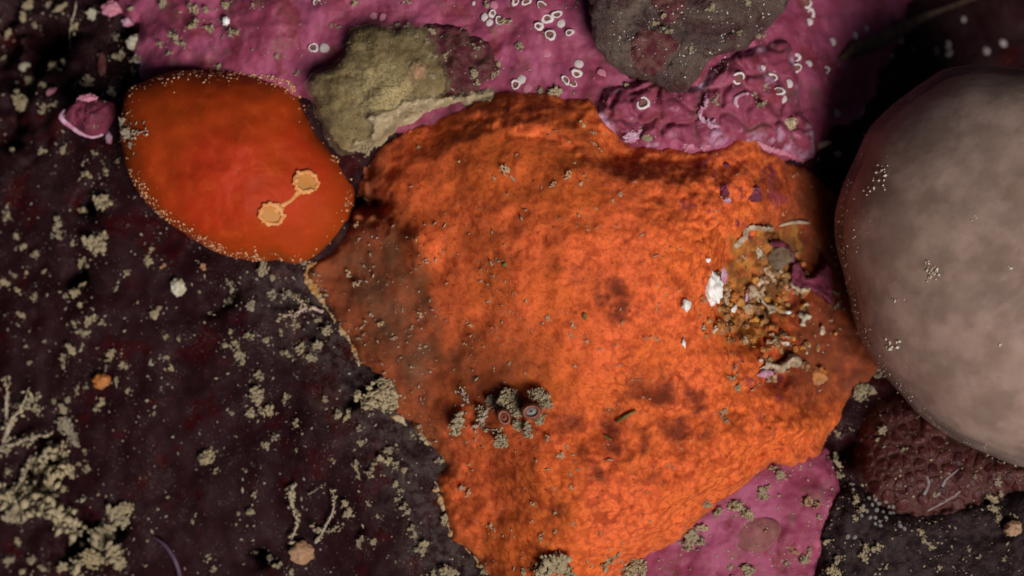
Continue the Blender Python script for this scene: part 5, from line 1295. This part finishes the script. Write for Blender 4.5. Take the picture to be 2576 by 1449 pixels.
clumps(0, 1, [(740, 80, 90), (800, 60, 60), (640, 150, 50), (430, 260, 60), (440, 320, 45), (700, 400, 90), (770, 350, 50), (620, 520, 50), (660, 560, 35), (540, 380, 40), (180, 400, 50), (250, 470, 40), (120, 330, 35), (50, 190, 42), (45, 110, 28), (30, 680, 40), (120, 740, 35), (250, 790, 40), (150, 930, 48), (580, 760, 50), (620, 700, 30), (600, 850, 26), (680, 960, 48), (620, 1060, 45), (560, 1000, 30),
    (540, 1190, 45), (620, 1160, 26), (760, 990, 40), (470, 1250, 42), (480, 1320, 36), (850, 1210, 48), (820, 1270, 26), (940, 1320, 45), (950, 610, 32), (1120, 500, 38), (1140, 430, 30), (1530, 560, 33, 'p'), (1245, 560, 30, 'p'), (1160, 910, 52), (1210, 870, 25), (1720, 680, 42), (1750, 740, 36), (1745, 820, 62), (1880, 850, 62, 'g'), (1980, 590, 60), (2060, 650, 48), (2200, 770, 66, 'g'), (2290, 830, 50),
    (1880, 1080, 50), (1780, 1160, 40), (1800, 1230, 58), (1830, 1290, 40), (1700, 1150, 30), (2170, 1220, 60), (2260, 1200, 52), (2400, 1150, 62), (2460, 1050, 62), (2400, 960, 40), (1285, 1330, 42), (870, 1410, 40), (1130, 1285, 22, 'w'), (1580, 910, 25), (1040, 830, 20, 'p'), (2390, 750, 30), (2295, 540, 52), (1960, 1400, 55), (2000, 1110, 36), (1500, 750, 14), (870, 730, 22), (1250, 1090, 24), (1350, 1110, 26), (500, 780, 24), (100, 620, 25), (200, 610, 28), (330, 600, 22), (800, 1320, 18), (1260, 1240, 36), (2120, 1060, 34), (2230, 1010, 28), (1740, 1060, 30), (330, 1130, 22), (230, 1280, 22), (2050, 790, 45, 'g'), (2340, 1250, 40)])
clumps(0, 2, [(870, 990, 110), (960, 950, 80), (780, 1120, 125), (850, 1270, 120), (720, 1330, 100), (100, 1000, 95), (60, 890, 60), (170, 870, 76), (300, 930, 60), (450, 1000, 58), (120, 1180, 45), (480, 190, 58), (510, 120, 34), (400, 120, 30), (280, 200, 48), (100, 170, 32), (760, 150, 50), (720, 190, 26), (960, 40, 34), (500, 330, 80, 'g'), (560, 420, 46, 'g'), (640, 640, 42), (540, 690, 32), (400, 760, 62), (480, 800, 40),
    (1630, 640, 30), (2230, 280, 36), (1990, 450, 40), (2080, 390, 40, 'g'), (1950, 90, 76), (1990, 190, 70), (1880, 210, 50), (1745, 220, 18), (2540, 230, 55), (2450, 110, 34), (1895, 955, 46), (1915, 830, 30), (1800, 980, 20), (2240, 970, 36), (2050, 1310, 58), (2080, 1370, 42), (1450, 1030, 22), (1600, 1400, 28), (1920, 1270, 28), (230, 1320, 62), (480, 1370, 70), (330, 1390, 50), (60, 1330, 50), (1850, 660, 18), (2150, 110, 45), (2190, 1410, 34), (580, 30, 40), (640, 20, 26), (900, 1370, 50), (600, 600, 25), (640, 500, 24), (740, 830, 22), (620, 870, 24, 'w'), (1160, 220, 22), (1580, 1310, 26), (2510, 570, 30, 'p'), (1270, 850, 14), (1100, 1370, 18), (50, 660, 42), (170, 1420, 40)])
ov = put('silt_clump', FLUFF[2], *t2(1575, 540), 0.145, 0.5, 1.0, 0.85, 0.9, 0.12); tag(ov, 'solitary oval tan silt clump in the middle of the dark rock', 'silt clump')
clumps(1, 2, [(300, 70, 150), (380, 130, 90), (220, 130, 90), (40, 250, 46), (130, 320, 40), (160, 440, 32), (600, 400, 52), (590, 320, 34), (370, 490, 46), (345, 600, 62), (400, 620, 40), (220, 650, 60), (250, 600, 30), (470, 640, 32), (120, 700, 26), (110, 610, 34), (410, 760, 40), (440, 800, 26), (50, 980, 62), (30, 900, 36), (460, 930, 50), (500, 970, 34), (430, 870, 30), (140, 1180, 36), (240, 1190, 38), (520, 1090, 50), (545, 1150, 34), (615, 1240, 56), (630, 1200, 34), (560, 1250, 32),
    (820, 1400, 85), (1060, 1390, 62), (1610, 1330, 120), (1520, 1400, 80), (1680, 1400, 80), (1380, 1420, 40), (2000, 1340, 72), (2060, 1300, 40), (2190, 1380, 98), (2280, 1420, 60), (780, 1010, 42), (740, 580, 34), (540, 380, 26), (200, 900, 22, 'g'), (280, 1000, 18), (700, 1420, 40)])
clumps(1, 2, [(1640, 540, 62, 'f'), (1690, 470, 40, 'f'), (920, 780, 70, 'f'), (970, 820, 46, 'f'), (970, 610, 32, 'f'), (1130, 1060, 48, 'f'), (1155, 1100, 30, 'f'), (1450, 900, 38, 'f'), (1610, 970, 36, 'f'), (1510, 1160, 38, 'f'), (2330, 1030, 28, 'f'), (1730, 770, 40, 'f'), (1600, 790, 30, 'f'), (1740, 1050, 26, 'f'), (1560, 400, 44, 'f'), (1430, 400, 34, 'f'), (1780, 640, 30, 'f'), (1220, 1140, 20, 'f'), (1440, 1030, 24, 'f'), (1720, 680, 26, 'f'), (1960, 1110, 24, 'f'), (1330, 720, 18, 'f'), (2010, 450, 20, 'f'), (1620, 1110, 24, 'f')])
clumps(1, 1, [(1740, 1000, 46, 'f'), (1735, 1075, 36, 'f'), (1850, 1125, 44, 'f'), (2050, 75, 28, 'f'), (2100, 25, 32, 'f'), (1915, 120, 22, 'f'), (1860, 285, 20, 'f'), (120, 700, 60, 'f'), (60, 610, 44, 'f'), (600, 920, 34, 'f'), (930, 1140, 26, 'f'), (980, 1010, 30, 'f'), (120, 250, 40, 'f'), (30, 100, 36, 'f'), (300, 1000, 46, 'f'), (1560, 945, 30, 'f'), (2370, 1100, 40, 'f'), (1760, 1310, 34, 'f'), (2100, 1300, 24, 'f'), (1270, 1300, 30, 'f'), (400, 1110, 30, 'f'), (230, 930, 40, 'f'), (1950, 1180, 30, 'f'), (1150, 1330, 26, 'f')])
clumps(2, 2, [(60, 1150, 72), (20, 1220, 50), (150, 1080, 50), (130, 1200, 45), (170, 900, 46), (270, 970, 52), (440, 940, 70), (400, 900, 45), (490, 990, 36), (600, 810, 48), (640, 770, 36), (740, 690, 58), (700, 640, 40), (930, 870, 55, 'p'), (1000, 920, 40, 'p'), (1020, 1000, 32), (920, 1310, 58), (960, 1260, 38), (480, 1390, 62), (500, 1430, 40), (830, 1250, 36, 'p'), (1140, 1400, 80), (1170, 1330, 55), (1080, 1180, 36), (1300, 890, 48), (1330, 950, 36), (1290, 1010, 30), (1140, 540, 48), (1170, 600, 40), (1185, 690, 52), (1170, 385, 40), (1500, 350, 52), (1470, 410, 34), (1350, 60, 80), (1430, 40, 50),
    (1370, 1270, 54), (1450, 1240, 42), (1340, 1290, 28), (1795, 1120, 34), (1820, 1170, 32), (1865, 1215, 36), (2340, 870, 60), (2360, 960, 50), (2300, 830, 30), (2400, 830, 24), (2370, 1010, 30), (2160, 1255, 26), (2240, 1300, 20), (1670, 490, 32), (310, 210, 40), (330, 270, 30), (410, 20, 40), (2010, 670, 24), (1530, 1370, 24), (780, 1350, 26), (350, 1380, 28), (590, 850, 28, 'p'), (2500, 990, 24), (2420, 1320, 22), (1890, 830, 26), (2200, 690, 22), (2380, 720, 40, 'g')])
clumps(2, 1, [(370, 1400, 46), (640, 1430, 40), (1160, 860, 36, 'g'), (1150, 760, 24, 'g'), (1460, 1330, 30, 'g'), (1500, 1400, 40, 'g'), (400, 1330, 30)])
settle()

# ------------------------------------------------------------------ uncountable specks
hp = []
for a, b, r in HALO:
    x, y, z = onto(a, b); hp.append((x, y, z + 0.002, r))
tag(scatter('loose_silt', hp, M['grey_silt'], None, (1.0, 3.0)), 'loose silt crumbs fringing the silt clumps', 'silt', kind='stuff')
def speck_field(name, n, box, ok, mat, r0, r1, label, seed, clump=2.2, thr=0.0, stretch=(1.0, 2.4)):
    pts = []
    a = rng.uniform(box[0], box[2], n * 4); b = rng.uniform(box[1], box[3], n * 4)
    dn = fbm(a * PS, b * PS, clump, 4, 0.6, seed)
    for i in range(len(a)):
        if len(pts) >= n: break
        if dn[i] < thr + 0.25 * rng.normal(): continue
        x, y = P(a[i], b[i]); 
        if not ok(a[i], b[i]): continue
        x, y, z = onto(a[i], b[i])
        pts.append((x, y, z + 0.003, r0 + (r1 - r0) * rng.random() ** 4))
    o = scatter(name, pts, mat, None, stretch)
    return tag(o, label, 'silt', kind='stuff')

spw = np.array(SP, float); 
def inpoly(poly):
    q = np.array(poly, float)
    def f(a, b):
        ins = False; j = len(q) - 1
        for i in range(len(q)):
            if (q[i, 1] > b) != (q[j, 1] > b) and a < (q[j, 0] - q[i, 0]) * (b - q[i, 1]) / (q[j, 1] - q[i, 1]) + q[i, 0]: ins = not ins
            j = i
        return ins
    return f
in_sp, in_sq, in_je, in_pl = inpoly(SP), inpoly(SQ), inpoly(JE), inpoly(PLATE)
speck_field('silt_specks', 1500, (-60, -40, 1250, 1500), lambda a, b: not in_sp(a, b) and not in_sq(a, b) and not (a > 330 and b < 230), M['grey_silt'], 0.003, 0.022, 'fine tan silt specks strewn over the dark rock', 1.0, 2.5, 0.05)
speck_field('silt_specks', 800, (780, 240, 2200, 1440), in_sp, M['flock'], 0.003, 0.018, 'fine pale silt specks strewn over the orange sponge', 5.0, 1.4, 0.18, (1.0, 4.5))
speck_field('silt_specks', 500, (320, -20, 2250, 420), lambda a, b: not in_sp(a, b) and not in_sq(a, b), M['grey_silt'], 0.005, 0.018, 'fine silt specks strewn over the upper pink crust', 9.0, 2.5, 0.15)
speck_field('silt_specks', 800, (1650, 1000, 2620, 1480), lambda a, b: not in_sp(a, b) and not in_je(a, b), M['silt'], 0.005, 0.020, 'fine silt specks strewn over the lower right crusts', 13.0, 2.5, 0.05)
speck_field('silt_specks', 500, (780, 560, 1300, 1130), in_sp, M['grey_silt'], 0.004, 0.020, 'pale silt specks dusting the brown left flank of the orange sponge', 17.0, 2.2, 0.12, (1.0, 4.0))
